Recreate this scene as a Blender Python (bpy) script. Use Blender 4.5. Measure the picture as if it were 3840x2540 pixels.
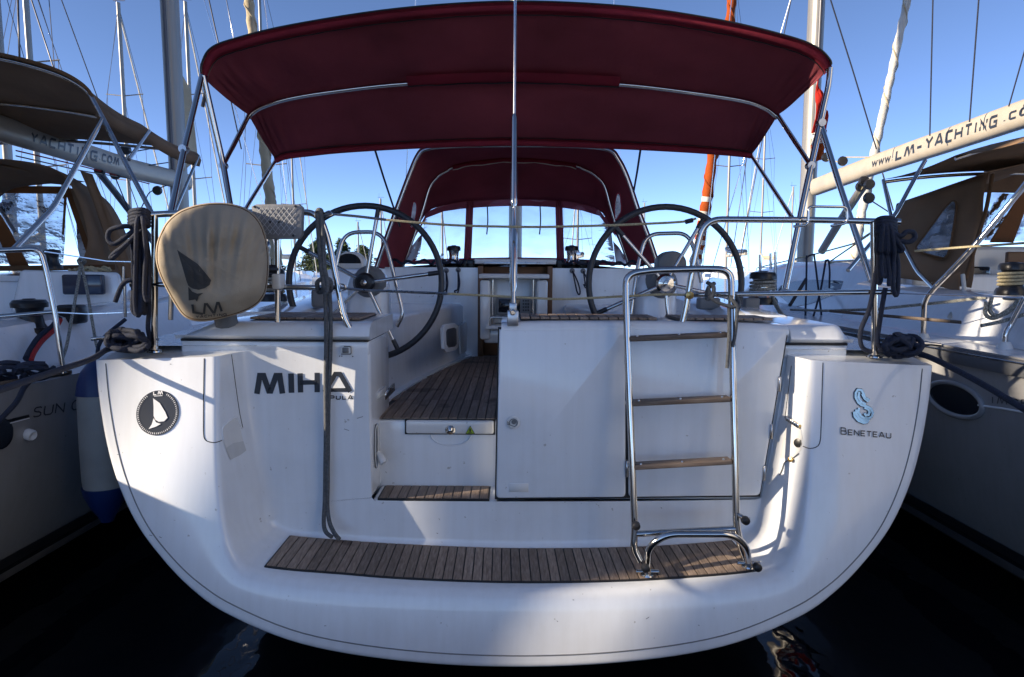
import bpy, bmesh, math, random
from mathutils import Vector, Matrix
from mathutils.bvhtree import BVHTree
R = math.radians
random.seed(7)
for o in list(bpy.data.objects): bpy.data.objects.remove(o)
S = bpy.context.scene
COL = S.collection

# ------------------------------------------------------------------ camera, sky, sun, exposure
CAM = Vector((0.0, -3.0, 1.90)); FPX = 2560.0; PITCH = R(5.8)
cd = bpy.data.cameras.new('camera'); cam = bpy.data.objects.new('camera', cd); COL.objects.link(cam)
cam.location = CAM; cam.rotation_euler = (R(90) - PITCH, 0, 0)
cd.sensor_fit = 'HORIZONTAL'; cd.sensor_width = 36; cd.lens = 24; cd.clip_end = 5000; cd.clip_start = 0.05
S.camera = cam
SUN_EL, SUN_PSI = R(20.0), R(16)      # low evening sun from the left, a little behind the transom plane
sdir = Vector((-math.cos(SUN_EL)*math.cos(SUN_PSI), -math.cos(SUN_EL)*math.sin(SUN_PSI), math.sin(SUN_EL)))
W = bpy.data.worlds.new('World'); S.world = W; W.use_nodes = True
nt = W.node_tree; bg = nt.nodes['Background']
sky = nt.nodes.new('ShaderNodeTexSky'); sky.sky_type = 'NISHITA'; sky.sun_disc = False
sky.sun_elevation = SUN_EL; sky.sun_rotation = math.atan2(sdir.x, sdir.y)
sky.air_density = 0.23; sky.dust_density = 0.04; sky.ozone_density = 1.6; sky.altitude = 0
nt.links.new(sky.outputs[0], bg.inputs[0]); bg.inputs[1].default_value = 0.135
sl = bpy.data.lights.new('sun', 'SUN'); so = bpy.data.objects.new('sun', sl); COL.objects.link(so)
sl.energy = 3.8; sl.angle = R(0.6); sl.color = (1.0, 0.85, 0.66)
so.rotation_euler = sdir.to_track_quat('Z', 'Y').to_euler(); so.location = (-20, -10, 12)
S.view_settings.view_transform = 'Standard'; S.view_settings.look = 'None'
S.view_settings.exposure = 1.5; S.view_settings.gamma = 1.0
S.view_settings.use_curve_mapping = False

# ------------------------------------------------------------------ pixel -> position helpers
def ray(px, py):
    u = (px-1920)/FPX; v = (1270-py)/FPX
    c, s = math.cos(PITCH), math.sin(PITCH)
    return Vector((u, c + v*s, -s + v*c))
def P(px, py, D): d = ray(px, py); return CAM + d*(D/d.y)
def PZ(px, py, z): d = ray(px, py); return CAM + d*((z-CAM.z)/d.z)
def PX(px, py, x): d = ray(px, py); return CAM + d*((x-CAM.x)/d.x)
HEEL = 0.0065
HM = Matrix.Rotation(HEEL, 4, 'Y'); HI = HM.inverted()
def B(px, py, D): return HI @ P(px, py, D)          # in the yacht's own frame
def BZ(px, py, z): return HI @ PZ(px, py, z)

# ------------------------------------------------------------------ materials
MAT = {}
def newmat(name):
    m = bpy.data.materials.new(name); m.use_nodes = True
    MAT[name] = m; return m, m.node_tree, m.node_tree.nodes['Principled BSDF']
def setp(b, col=None, rough=None, metal=None, coat=None, spec=None, trans=None):
    if col is not None: b.inputs['Base Color'].default_value = (*col, 1)
    if rough is not None: b.inputs['Roughness'].default_value = rough
    if metal is not None: b.inputs['Metallic'].default_value = metal
    if coat is not None: b.inputs['Coat Weight'].default_value = coat; b.inputs['Coat Roughness'].default_value = 0.06
    if spec is not None: b.inputs['Specular IOR Level'].default_value = spec
def noise(nt, scale, detail=3, coord='Object', stretch=None):
    tc = nt.nodes.new('ShaderNodeTexCoord'); n = nt.nodes.new('ShaderNodeTexNoise')
    n.inputs['Scale'].default_value = scale; n.inputs['Detail'].default_value = detail
    if stretch:
        mp = nt.nodes.new('ShaderNodeMapping'); mp.inputs['Scale'].default_value = stretch
        nt.links.new(tc.outputs[coord], mp.inputs[0]); nt.links.new(mp.outputs[0], n.inputs['Vector'])
    else: nt.links.new(tc.outputs[coord], n.inputs['Vector'])
    return n
def ramp(nt, src, stops):
    r = nt.nodes.new('ShaderNodeValToRGB'); e = r.color_ramp.elements
    while len(e) < len(stops): e.new(0.5)
    for i, (p, c) in enumerate(stops): e[i].position = p; e[i].color = (*c, 1)
    nt.links.new(src, r.inputs[0]); return r
def bump(nt, b, src, strength, dist=0.01):
    bp = nt.nodes.new('ShaderNodeBump'); bp.inputs['Strength'].default_value = strength; bp.inputs['Distance'].default_value = dist
    nt.links.new(src, bp.inputs['Height']); nt.links.new(bp.outputs[0], b.inputs['Normal']); return bp
def simple(name, col, rough=0.5, metal=0, coat=0, var=0.12, vs=6, bs=0.0, bscale=80, spec=None, stretch=None, coord='Object'):
    m, nt, b = newmat(name); setp(b, col, rough, metal, coat, spec)
    if var:
        n = noise(nt, vs, 4, coord, stretch)
        r = ramp(nt, n.outputs[0], [(0.3, tuple(c*(1-var) for c in col)), (0.7, tuple(min(1, c*(1+var)) for c in col))])
        nt.links.new(r.outputs[0], b.inputs['Base Color'])
        if rough > 0.12:
            mr = nt.nodes.new('ShaderNodeMapRange'); mr.inputs['To Min'].default_value = rough*0.75; mr.inputs['To Max'].default_value = min(1, rough*1.3)
            nt.links.new(n.outputs[0], mr.inputs[0]); nt.links.new(mr.outputs[0], b.inputs['Roughness'])
    if bs:
        n2 = noise(nt, bscale, 3, coord, stretch); bump(nt, b, n2.outputs[0], bs, 0.004)
    return m
def gelcoat(name, col):
    m, nt, b = newmat(name); setp(b, col, 0.22, 0, 0.6)
    n = noise(nt, 2.2, 6); n.inputs['Roughness'].default_value = 0.62
    r = ramp(nt, n.outputs[0], [(0.28, tuple(c*0.90 for c in col)), (0.5, tuple(c*0.98 for c in col)), (0.75, col)])
    # little scuffs and specks of dirt
    n2 = noise(nt, 38, 2); r2 = ramp(nt, n2.outputs[0], [(0.0, (1, 1, 1)), (0.735, (1, 1, 1)), (0.78, (0.55, 0.52, 0.48))])
    # faint vertical run marks
    n3 = noise(nt, 5, 5, 'Object', (6, 6, 0.35)); r3 = ramp(nt, n3.outputs[0], [(0.35, (0.95, 0.945, 0.935)), (0.62, (1, 1, 1))])
    x = nt.nodes.new('ShaderNodeMix'); x.data_type = 'RGBA'; x.blend_type = 'MULTIPLY'; x.inputs[0].default_value = 0.8
    nt.links.new(r.outputs[0], x.inputs[6]); nt.links.new(r2.outputs[0], x.inputs[7])
    y = nt.nodes.new('ShaderNodeMix'); y.data_type = 'RGBA'; y.blend_type = 'MULTIPLY'; y.inputs[0].default_value = 0.7
    nt.links.new(x.outputs[2], y.inputs[6]); nt.links.new(r3.outputs[0], y.inputs[7])
    nt.links.new(y.outputs[2], b.inputs['Base Color'])
    mr = nt.nodes.new('ShaderNodeMapRange'); mr.inputs['To Min'].default_value = 0.12; mr.inputs['To Max'].default_value = 0.30
    nt.links.new(n3.outputs[0], mr.inputs[0]); nt.links.new(mr.outputs[0], b.inputs['Roughness'])
    n4 = noise(nt, 3.5, 2); bump(nt, b, n4.outputs[0], 0.10, 0.02)
    return m
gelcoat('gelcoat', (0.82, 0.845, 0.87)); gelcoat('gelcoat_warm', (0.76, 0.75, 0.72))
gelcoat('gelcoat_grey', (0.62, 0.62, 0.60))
def teak(name, stretch, cols):
    m, nt, b = newmat(name); setp(b, None, 0.62)
    n = noise(nt, 14, 6, 'Object', stretch)
    r = ramp(nt, n.outputs[0], [(0.25, cols[0]), (0.55, cols[1]), (0.8, cols[2])])
    oi = nt.nodes.new('ShaderNodeObjectInfo'); mr = nt.nodes.new('ShaderNodeMapRange')
    mr.inputs['To Min'].default_value = 0.72; mr.inputs['To Max'].default_value = 1.25
    nt.links.new(oi.outputs['Random'], mr.inputs[0])
    x = nt.nodes.new('ShaderNodeMix'); x.data_type = 'RGBA'; x.blend_type = 'MULTIPLY'; x.inputs[0].default_value = 1
    nt.links.new(r.outputs[0], x.inputs[6]); nt.links.new(mr.outputs[0], x.inputs[7])
    n2 = noise(nt, 3.2, 3); r2 = ramp(nt, n2.outputs[0], [(0.0, (0.42, 0.36, 0.33)), (0.33, (0.5, 0.45, 0.42)), (0.36, (1, 1, 1))])
    y = nt.nodes.new('ShaderNodeMix'); y.data_type = 'RGBA'; y.blend_type = 'MULTIPLY'; y.inputs[0].default_value = 1
    nt.links.new(x.outputs[2], y.inputs[6]); nt.links.new(r2.outputs[0], y.inputs[7])
    nt.links.new(y.outputs[2], b.inputs['Base Color'])
    bump(nt, b, n.outputs[0], 0.25, 0.003); return m
TC = [(0.155, 0.110, 0.080), (0.265, 0.198, 0.150), (0.375, 0.292, 0.230)]
teak('teak', (9, 0.6, 9), TC); teak('teak_x', (0.6, 9, 9), [tuple(c*0.6 for c in k) for k in TC])
simple('caulk', (0.012, 0.012, 0.013), 0.5, var=0.1)
simple('steel', (0.60, 0.575, 0.54), 0.11, 1.0, var=0.05, vs=12)
simple('steel_dull', (0.45, 0.45, 0.46), 0.28, 1.0, var=0.15, vs=20)
simple('chrome_wire', (0.75, 0.76, 0.78), 0.25, 1.0, var=0.05)
def canvas(name, col, tr, seam=1.0):
    m, nt, b = newmat(name); setp(b, col, 0.85, spec=0.15)
    n = noise(nt, 2.2, 6); r = ramp(nt, n.outputs[0], [(0.25, tuple(c*0.72 for c in col)), (0.75, tuple(c*1.15 for c in col))])
    nt.links.new(r.outputs[0], b.inputs['Base Color'])
    n2 = noise(nt, 420, 1); n3 = noise(nt, 5, 4, 'Object', (1, 0.35, 1))
    ad = nt.nodes.new('ShaderNodeMath'); ad.operation = 'MULTIPLY_ADD'; ad.inputs[1].default_value = 12
    nt.links.new(n3.outputs[0], ad.inputs[0]); nt.links.new(n2.outputs[0], ad.inputs[2])
    bump(nt, b, ad.outputs[0], 0.6, 0.004)
    t = nt.nodes.new('ShaderNodeBsdfTranslucent'); nt.links.new(r.outputs[0], t.inputs[0])
    mx = nt.nodes.new('ShaderNodeMixShader'); mx.inputs[0].default_value = tr
    out = nt.nodes['Material Output']
    nt.links.new(b.outputs[0], mx.inputs[1]); nt.links.new(t.outputs[0], mx.inputs[2]); nt.links.new(mx.outputs[0], out.inputs[0])
    return m
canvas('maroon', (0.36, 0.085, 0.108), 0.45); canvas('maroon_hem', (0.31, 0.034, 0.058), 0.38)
canvas('tan', (0.29, 0.185, 0.112), 0.22); canvas('tan_dark', (0.15, 0.085, 0.045), 0.12)
canvas('cover_tan', (0.44, 0.365, 0.27), 0.03); canvas('sail_cream', (0.55, 0.46, 0.31), 0.1)
canvas('orange_sail', (0.34, 0.066, 0.012), 0.06); canvas('flag_red', (0.50, 0.03, 0.02), 0.3); canvas('sail_white', (0.7, 0.68, 0.62), 0.1)
canvas('rust_strap', (0.22, 0.09, 0.035), 0.05)
def vinyl(name, tint, w):
    m, nt, b = newmat(name); nt.nodes.remove(b)
    t = nt.nodes.new('ShaderNodeBsdfTransparent'); t.inputs[0].default_value = (*tint, 1)
    g = nt.nodes.new('ShaderNodeBsdfGlossy'); g.inputs['Roughness'].default_value = 0.06
    d = nt.nodes.new('ShaderNodeBsdfDiffuse'); d.inputs[0].default_value = (0.75, 0.77, 0.8, 1)
    n = noise(nt, 5, 4, 'Object', (1, 1, 2)); bp = nt.nodes.new('ShaderNodeBump'); bp.inputs['Strength'].default_value = 0.55; bp.inputs['Distance'].default_value = 0.03
    nt.links.new(n.outputs[0], bp.inputs['Height']); nt.links.new(bp.outputs[0], g.inputs['Normal'])
    m1 = nt.nodes.new('ShaderNodeMixShader'); m2 = nt.nodes.new('ShaderNodeMixShader')
    fr = nt.nodes.new('ShaderNodeFresnel'); fr.inputs[0].default_value = 1.45; nt.links.new(bp.outputs[0], fr.inputs['Normal'])
    r = ramp(nt, n.outputs[0], [(0.4, (w*0.4,)*3), (0.75, (w*2.4,)*3)])
    nt.links.new(r.outputs[0], m1.inputs[0]); nt.links.new(t.outputs[0], m1.inputs[1]); nt.links.new(d.outputs[0], m1.inputs[2])
    nt.links.new(fr.outputs[0], m2.inputs[0]); nt.links.new(m1.outputs[0], m2.inputs[1]); nt.links.new(g.outputs[0], m2.inputs[2])
    nt.links.new(m2.outputs[0], nt.nodes['Material Output'].inputs[0]); return m
vinyl('vinyl', (0.95, 0.96, 0.97), 0.10); vinyl('vinyl_old', (0.80, 0.84, 0.88), 0.30)
simple('rope_navy', (0.015, 0.021, 0.042), 0.8, bs=0.9, bscale=260, var=0.5, vs=90)
simple('rope_grey', (0.10, 0.105, 0.11), 0.8, bs=0.9, bscale=260, var=0.35, vs=90)
simple('rope_cream', (0.42, 0.36, 0.22), 0.8, bs=0.8, bscale=260, var=0.3, vs=120)
simple('rope_fleck', (0.25, 0.25, 0.22), 0.8, bs=0.8, bscale=260, var=0.8, vs=140)
simple('rope_red', (0.40, 0.02, 0.02), 0.8, bs=0.8, bscale=260, var=0.3, vs=120)
simple('rubber', (0.014, 0.014, 0.016), 0.45, var=0.2); simple('leather', (0.022, 0.024, 0.03), 0.42, var=0.3, vs=40, bs=0.3, bscale=120)
simple('decal_dark', (0.022, 0.026, 0.036), 0.35, var=0.08); simple('decal_white', (0.75, 0.76, 0.78), 0.4, var=0.04)
simple('decal_cover', (0.045, 0.043, 0.04), 0.8, var=0.2); simple('chrome_blue', (0.22, 0.42, 0.72), 0.15, 0.6, var=0.1, vs=60)
simple('alu_mast', (0.27, 0.255, 0.23), 0.38, 0.35, var=0.1, stretch=(6, 6, 0.3)); simple('alu_boom', (0.46, 0.41, 0.33), 0.42, 0.2, var=0.08)
simple('alu_dark', (0.10, 0.10, 0.11), 0.4, 0.5, var=0.1)
simple('pad_grey', (0.20, 0.205, 0.215), 0.6, var=0.15, vs=18, bs=0.3); simple('pad_line', (0.42, 0.43, 0.45), 0.6, var=0.3, vs=60)
simple('plastic_white', (0.72, 0.72, 0.70), 0.35, var=0.06); simple('plastic_black', (0.015, 0.015, 0.017), 0.3, var=0.1)
simple('plastic_grey', (0.16, 0.165, 0.17), 0.45, var=0.15); simple('screen', (0.01, 0.012, 0.016), 0.08, var=0.05)
simple('warn_yellow', (0.50, 0.62, 0.03), 0.4, var=0.05); simple('brass', (0.55, 0.38, 0.15), 0.3, 1.0, var=0.1)
simple('fender_white', (0.33, 0.30, 0.26), 0.45, var=0.12, bs=0.1); simple('fender_blue', (0.005, 0.02, 0.09), 0.4, var=0.2)  # fender white and blue darkened for the shade they hang in
simple('boot_stripe', (0.03, 0.03, 0.034), 0.3, var=0.15); simple('stripe_grey', (0.30, 0.30, 0.31), 0.35, var=0.15)
simple('antifoul', (0.008, 0.009, 0.012), 0.6, var=0.3); simple('glass_dark', (0.012, 0.016, 0.024), 0.06, coat=0.5, var=0.1)
simple('window_navy', (0.03, 0.04, 0.07), 0.12, coat=0.3, var=0.1); simple('rubrail', (0.11, 0.115, 0.125), 0.45, var=0.1)
simple('gasket', (0.012, 0.012, 0.013), 0.6, var=0.1); simple('winch_black', (0.018, 0.018, 0.02), 0.3, 0.3, var=0.1)
gelcoat('hull_shade_grey', (0.30, 0.30, 0.305)); simple('pale_wall', (0.72, 0.72, 0.70), 0.85, var=0.06, vs=2, bs=0.2); simple('render_wall', (0.42, 0.38, 0.32), 0.9, var=0.1, vs=2, bs=0.3); simple('roof_tile', (0.30, 0.11, 0.06), 0.85, var=0.25, vs=5, bs=0.4)  # neighbours' hull grey: white topsides with their shade put into the colour
simple('concrete', (0.33, 0.31, 0.28), 0.9, var=0.2, vs=3, bs=0.3); simple('bark', (0.07, 0.045, 0.03), 0.9, var=0.3, vs=12)
simple('needles', (0.05, 0.075, 0.022), 0.8, var=0.5, vs=3); simple('wood_dark', (0.16, 0.075, 0.03), 0.45, var=0.25, vs=8)
def water():
    m, nt, b = newmat('water'); setp(b, (0.0025, 0.004, 0.007), 0.03); b.inputs['IOR'].default_value = 1.33
    n = noise(nt, 1.6, 3, 'Object', (1, 0.55, 1)); n2 = noise(nt, 7, 2)
    ad = nt.nodes.new('ShaderNodeMath'); ad.operation = 'MULTIPLY_ADD'; ad.inputs[1].default_value = 0.05
    nt.links.new(n2.outputs[0], ad.inputs[0]); nt.links.new(n.outputs[0], ad.inputs[2])
    bump(nt, b, ad.outputs[0], 0.22, 0.12)
water()

# ------------------------------------------------------------------ mesh helpers
def obj(name, verts, faces, mat, parent=None, smooth=False, mats=None, midx=None):
    me = bpy.data.meshes.new(name); me.from_pydata([tuple(v) for v in verts], [], faces)
    for k in (mats or [mat]): me.materials.append(MAT[k])
    if midx: me.polygons.foreach_set('material_index', midx)
    if smooth: me.polygons.foreach_set('use_smooth', [True]*len(me.polygons))
    me.update(); o = bpy.data.objects.new(name, me); COL.objects.link(o)
    if parent: o.parent = parent
    return o
def from_bm(name, bm, mat, parent=None, smooth=False):
    bmesh.ops.recalc_face_normals(bm, faces=bm.faces)
    me = bpy.data.meshes.new(name); bm.to_mesh(me); bm.free()
    me.materials.append(MAT[mat])
    if smooth: me.polygons.foreach_set('use_smooth', [True]*len(me.polygons))
    o = bpy.data.objects.new(name, me); COL.objects.link(o)
    if parent: o.parent = parent
    return o
def empty(name, loc, label=None, cat=None, group=None):
    o = bpy.data.objects.new(name, None); COL.objects.link(o); o.location = loc
    o.empty_display_size = 0.2
    if label: tag(o, label, cat, group)
    return o
def sub(name, parent):           # a part that only holds sub-parts
    o = bpy.data.objects.new(name, None); COL.objects.link(o); o.parent = parent; o.empty_display_size = 0.1; return o
def tag(o, label, cat, group=None):
    o['label'] = label; o['category'] = cat
    if group: o['group'] = group
    return o
def sharp(o, deg=35):
    try: o.data.set_sharp_from_angle(angle=R(deg))
    except Exception: pass
    return o
def cr(pts, k=6, closed=False):
    pts = [Vector(p) for p in pts]; n = len(pts); out = []
    rng = range(n if closed else n-1)
    for i in rng:
        if closed: a, b, c, d = pts[i-1], pts[i], pts[(i+1) % n], pts[(i+2) % n]
        else: a, b, c, d = pts[max(i-1, 0)], pts[i], pts[i+1], pts[min(i+2, n-1)]
        for j in range(k):
            t = j/k
            out.append(0.5*((2*b) + (c-a)*t + (2*a-5*b+4*c-d)*t*t + (3*b-a-3*c+d)*t**3))
    if not closed: out.append(pts[-1].copy())
    return out
def fil(pts, r, k=5):
    pts = [Vector(p) for p in pts]; out = [pts[0]]
    for i in range(1, len(pts)-1):
        rr = r[i-1] if isinstance(r, (list, tuple)) else r
        a, b, c = pts[i-1], pts[i], pts[i+1]
        la, lc = (a-b).length, (c-b).length; q = min(rr, la*0.48, lc*0.48)
        p0 = b + (a-b)*(q/max(la, 1e-6)); p1 = b + (c-b)*(q/max(lc, 1e-6))
        for j in range(k+1):
            t = j/k; out.append(p0*(1-t)**2 + b*2*t*(1-t) + p1*t*t)
    out.append(pts[-1]); return out
def tube_data(path, r, n=8, closed=False):
    path = [Vector(p) for p in path]
    q = [path[0]]
    for p in path[1:]:
        if (p-q[-1]).length > 1e-5: q.append(p)
    path = q; m = len(path)
    T = []
    for i in range(m):
        if closed: t = path[(i+1) % m]-path[i-1]
        else: t = path[min(i+1, m-1)]-path[max(i-1, 0)]
        T.append(t.normalized())
    N = T[0].orthogonal().normalized(); verts, faces = [], []
    for i in range(m):
        if i: N = (N - T[i]*N.dot(T[i])).normalized()
        Bn = T[i].cross(N); rr = r[i] if isinstance(r, (list, tuple)) else r
        for j in range(n):
            a = 2*math.pi*j/n; verts.append(path[i] + (N*math.cos(a)+Bn*math.sin(a))*rr)
    for i in range(m if closed else m-1):
        i2 = (i+1) % m
        for j in range(n):
            j2 = (j+1) % n; faces.append((i*n+j, i*n+j2, i2*n+j2, i2*n+j))
    if not closed:
        faces.append(tuple(range(n-1, -1, -1))); faces.append(tuple((m-1)*n+j for j in range(n)))
    return verts, faces
def tube(name, path, r, mat, parent=None, n=8, closed=False):
    v, f = tube_data(path, r, n, closed); return sharp(obj(name, v, f, mat, parent, True), 50)
class MB:
    def __init__(s): s.v, s.f = [], []
    def add(s, v, f):
        k = len(s.v); s.v += [Vector(a) for a in v]; s.f += [tuple(i+k for i in a) for a in f]; return s
    def tube(s, path, r, n=6, closed=False): return s.add(*tube_data(path, r, n, closed))
    def box(s, c, d):
        x, y, z = c; a, b, h = d[0]/2, d[1]/2, d[2]/2
        v = [(x+i*a, y+j*b, z+k*h) for i in (-1, 1) for j in (-1, 1) for k in (-1, 1)]
        return s.add(v, [(0, 1, 3, 2), (4, 6, 7, 5), (0, 4, 5, 1), (2, 3, 7, 6), (0, 2, 6, 4), (1, 5, 7, 3)])
    def build(s, name, mat, parent=None, smooth=True):
        o = obj(name, s.v, s.f, mat, parent, smooth)
        return sharp(o, 45) if smooth else o
def bbox(name, lo, hi, mat, parent=None, bev=0.01, seg=2, rot=None):
    bm = bmesh.new(); bmesh.ops.create_cube(bm, size=1)
    c = [(a+b)/2 for a, b in zip(lo, hi)]; d = [abs(b-a) for a, b in zip(lo, hi)]
    for v in bm.verts: v.co = Vector((v.co.x*d[0], v.co.y*d[1], v.co.z*d[2]))
    if bev: bmesh.ops.bevel(bm, geom=list(bm.edges), offset=min(bev, min(d)*0.45), segments=seg, affect='EDGES', profile=0.5)
    if rot:
        for v in bm.verts: v.co = rot @ v.co
    for v in bm.verts: v.co += Vector(c)
    o = from_bm(name, bm, mat, parent, True); return sharp(o, 60)
def hexa(name, pts, mat, parent=None, bev=0.0, seg=2):
    """box from 8 points: 4 of the front face in order, then the matching 4 of the back"""
    bm = bmesh.new(); vs = [bm.verts.new(p) for p in pts]
    for f in ((0, 1, 2, 3), (7, 6, 5, 4), (0, 4, 5, 1), (1, 5, 6, 2), (2, 6, 7, 3), (3, 7, 4, 0)): bm.faces.new([vs[i] for i in f])
    bmesh.ops.recalc_face_normals(bm, faces=bm.faces)
    if bev: bmesh.ops.bevel(bm, geom=list(bm.edges), offset=bev, segments=seg, affect='EDGES', profile=0.5)
    return sharp(from_bm(name, bm, mat, parent, True), 60)
def prism(name, loop, depth, mat, parent=None, bev=0.0, seg=2, smooth=True):
    """outline (list of 3D points) pushed along the vector depth"""
    loop = [Vector(p) for p in loop]; depth = Vector(depth); n = len(loop)
    bm = bmesh.new(); a = [bm.verts.new(p) for p in loop]; b = [bm.verts.new(p+depth) for p in loop]
    f1 = bm.faces.new(a); f2 = bm.faces.new(b[::-1])
    for i in range(n): bm.faces.new((a[i], b[i], b[(i+1) % n], a[(i+1) % n]))
    bmesh.ops.recalc_face_normals(bm, faces=bm.faces)
    if bev: bmesh.ops.bevel(bm, geom=[e for e in bm.edges if f1 in e.link_faces or f2 in e.link_faces], offset=bev, segments=seg, affect='EDGES', profile=0.5)
    return sharp(from_bm(name, bm, mat, parent, smooth), 45)
def grid_faces(nr, nc, closed=False):
    f = []
    for i in range(nr-1):
        for j in range(nc if closed else nc-1):
            j2 = (j+1) % nc; f.append((i*nc+j, i*nc+j2, (i+1)*nc+j2, (i+1)*nc+j))
    return f
def loft(name, rows, mat, parent=None, closed=False, caps=False, thick=0, ang=40):
    nr, nc = len(rows), len(rows[0]); v = [p for r in rows for p in r]; f = grid_faces(nr, nc, closed)
    if caps: f.append(tuple(range(nc))[::-1]); f.append(tuple((nr-1)*nc+j for j in range(nc)))
    o = obj(name, v, f, mat, parent, True); sharp(o, ang)
    if thick:
        md = o.modifiers.new('solid', 'SOLIDIFY'); md.thickness = thick; md.offset = 0
    return o
def lathe(name, prof, mat, parent=None, loc=(0, 0, 0), axis='Z', n=24):
    rows = []
    for r, h in prof:
        row = []
        for j in range(n):
            a = 2*math.pi*j/n; p = Vector((r*math.cos(a), r*math.sin(a), h))
            if axis == 'Y': p = Vector((p.x, -p.z, p.y))
            elif axis == 'X': p = Vector((p.z, p.x, p.y))
            elif isinstance(axis, Vector): p = axis.to_track_quat('Z', 'Y') @ p
            row.append(p + Vector(loc))
        rows.append(row)
    o = loft(name, rows, mat, parent, True, True); return o
def resamp(pts, n):
    pts = [Vector(p) for p in pts]; L = [0]
    for a, b in zip(pts, pts[1:]): L.append(L[-1]+(b-a).length)
    out = []; k = 0
    for i in range(n):
        s = L[-1]*i/(n-1)
        while k < len(L)-2 and L[k+1] < s: k += 1
        t = (s-L[k])/max(L[k+1]-L[k], 1e-9); out.append(pts[k].lerp(pts[k+1], min(max(t, 0), 1)))
    return out

# ------------------------------------------------------------------ lettering: strokes laid on a surface
GL = {  # polylines in a unit-high cell; first entry is the width
 'A': (1.0, [[(0, 0), (0.42, 1), (0.58, 1), (1, 0)], [(0.22, 0.28), (0.8, 0.28)]]),
 'B': (0.85, [[(0, 0), (0, 1), (0.62, 1), (0.75, 0.85), (0.75, 0.62), (0.62, 0.52), (0, 0.52)], [(0.62, 0.52), (0.82, 0.4), (0.82, 0.12), (0.68, 0), (0, 0)]]),
 'C': (0.85, [[(0.85, 1), (0.15, 1), (0, 0.85), (0, 0.15), (0.15, 0), (0.85, 0)]]),
 'D': (0.95, [[(0, 0), (0, 1), (0.6, 1), (0.9, 0.75), (0.9, 0.25), (0.6, 0), (0, 0)]]),
 'E': (0.8, [[(0.8, 1), (0, 1), (0, 0), (0.8, 0)], [(0, 0.5), (0.7, 0.5)]]),
 'G': (0.95, [[(0.95, 1), (0.15, 1), (0, 0.85), (0, 0.15), (0.15, 0), (0.92, 0), (0.92, 0.48), (0.5, 0.48)]]),
 'H': (0.9, [[(0, 0), (0, 1)], [(0.9, 0), (0.9, 1)], [(0, 0.5), (0.9, 0.5)]]),
 'I': (0.0, [[(0, 0), (0, 1)]]),
 'L': (0.75, [[(0, 1), (0, 0), (0.75, 0)]]),
 'M': (1.25, [[(0, 0), (0.2, 1), (0.34, 1), (0.62, 0.12), (0.92, 1), (1.06, 1), (1.25, 0)]]),
 'N': (0.9, [[(0, 0), (0, 1), (0.9, 0), (0.9, 1)]]),
 'O': (1.0, [[(0.25, 0), (0.05, 0.22), (0, 0.5), (0.05, 0.78), (0.25, 1), (0.75, 1), (0.95, 0.78), (1, 0.5), (0.95, 0.22), (0.75, 0), (0.25, 0)]]),
 'P': (0.85, [[(0, 0), (0, 0.98), (0.7, 0.98), (0.85, 0.86), (0.85, 0.5), (0.7, 0.38), (0.05, 0.38)]]),
 'R': (0.85, [[(0, 0), (0, 1), (0.65, 1), (0.8, 0.85), (0.8, 0.6), (0.65, 0.48), (0, 0.48)], [(0.45, 0.48), (0.85, 0)]]),
 'S': (0.8, [[(0.8, 0.88), (0.65, 1), (0.2, 1), (0.03, 0.85), (0.05, 0.65), (0.2, 0.55), (0.62, 0.45), (0.78, 0.32), (0.78, 0.12), (0.6, 0), (0.15, 0), (0, 0.12)]]),
 'T': (0.85, [[(0, 1), (0.85, 1)], [(0.42, 1), (0.42, 0)]]),
 'U': (0.9, [[(0, 1), (0, 0.18), (0.18, 0), (0.72, 0), (0.9, 0.18), (0.9, 1)]]),
 'W': (1.2, [[(0, 1), (0.28, 0), (0.6, 0.85), (0.92, 0), (1.2, 1)]]),
 'Y': (0.9, [[(0, 1), (0.45, 0.5), (0.9, 1)], [(0.45, 0.5), (0.45, 0)]]),
 '.': (0.0, [[(0, 0), (0, 0.12)]]), '-': (0.4, [[(0, 0.5), (0.4, 0.5)]]),
}
def ribbon(pl, w, step):
    """a mitred ribbon of width w along a 2D polyline -> quads"""
    pts = [Vector((a, b)) for a, b in pl]; closed = (pts[0]-pts[-1]).length < 1e-6
    n = len(pts); off = []
    for i in range(n):
        if closed: a, c = pts[(i-1) if i > 0 else n-2], pts[(i+1) if i < n-1 else 1]
        else: a, c = pts[max(i-1, 0)], pts[min(i+1, n-1)]
        p = pts[i]; d0 = (p-a); d1 = (c-p)
        if d0.length < 1e-9: d0 = d1
        if d1.length < 1e-9: d1 = d0
        d0.normalize(); d1.normalize(); n0 = Vector((-d0.y, d0.x)); n1 = Vector((-d1.y, d1.x)); m = n0+n1
        if m.length < 1e-6: m = n0
        m.normalize(); off.append(m*(w/2/max(m.dot(n0), 0.45)))
    quads = []
    for i in range(n-1):
        k = max(1, int((pts[i+1]-pts[i]).length/step))
        for j in range(k):
            s, t = j/k, (j+1)/k
            A, Bq = pts[i].lerp(pts[i+1], s), pts[i].lerp(pts[i+1], t); oa, ob = off[i].lerp(off[i+1], s), off[i].lerp(off[i+1], t)
            quads.append((A-oa, Bq-ob, Bq+ob, A+oa))
    return quads
def word(txt, h, w, gap, sizes=None, space=0.6):
    """strokes of a word, origin at its baseline start, height h, stroke width w"""
    x = 0; out = []
    for i, ch in enumerate(txt):
        if ch == ' ': x += space*h; continue
        s = h*(sizes[i] if sizes else 1); ww, pls = GL[ch.upper()]
        if ww == 0: x += w*0.7
        for pl in pls: out += ribbon([(x+a*s, w/2+b*(s-w)) for a, b in pl], w, h*0.4)
        x += ww*s + gap + (w*0.7 if ww == 0 else 0)
    return out, x-gap
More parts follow.
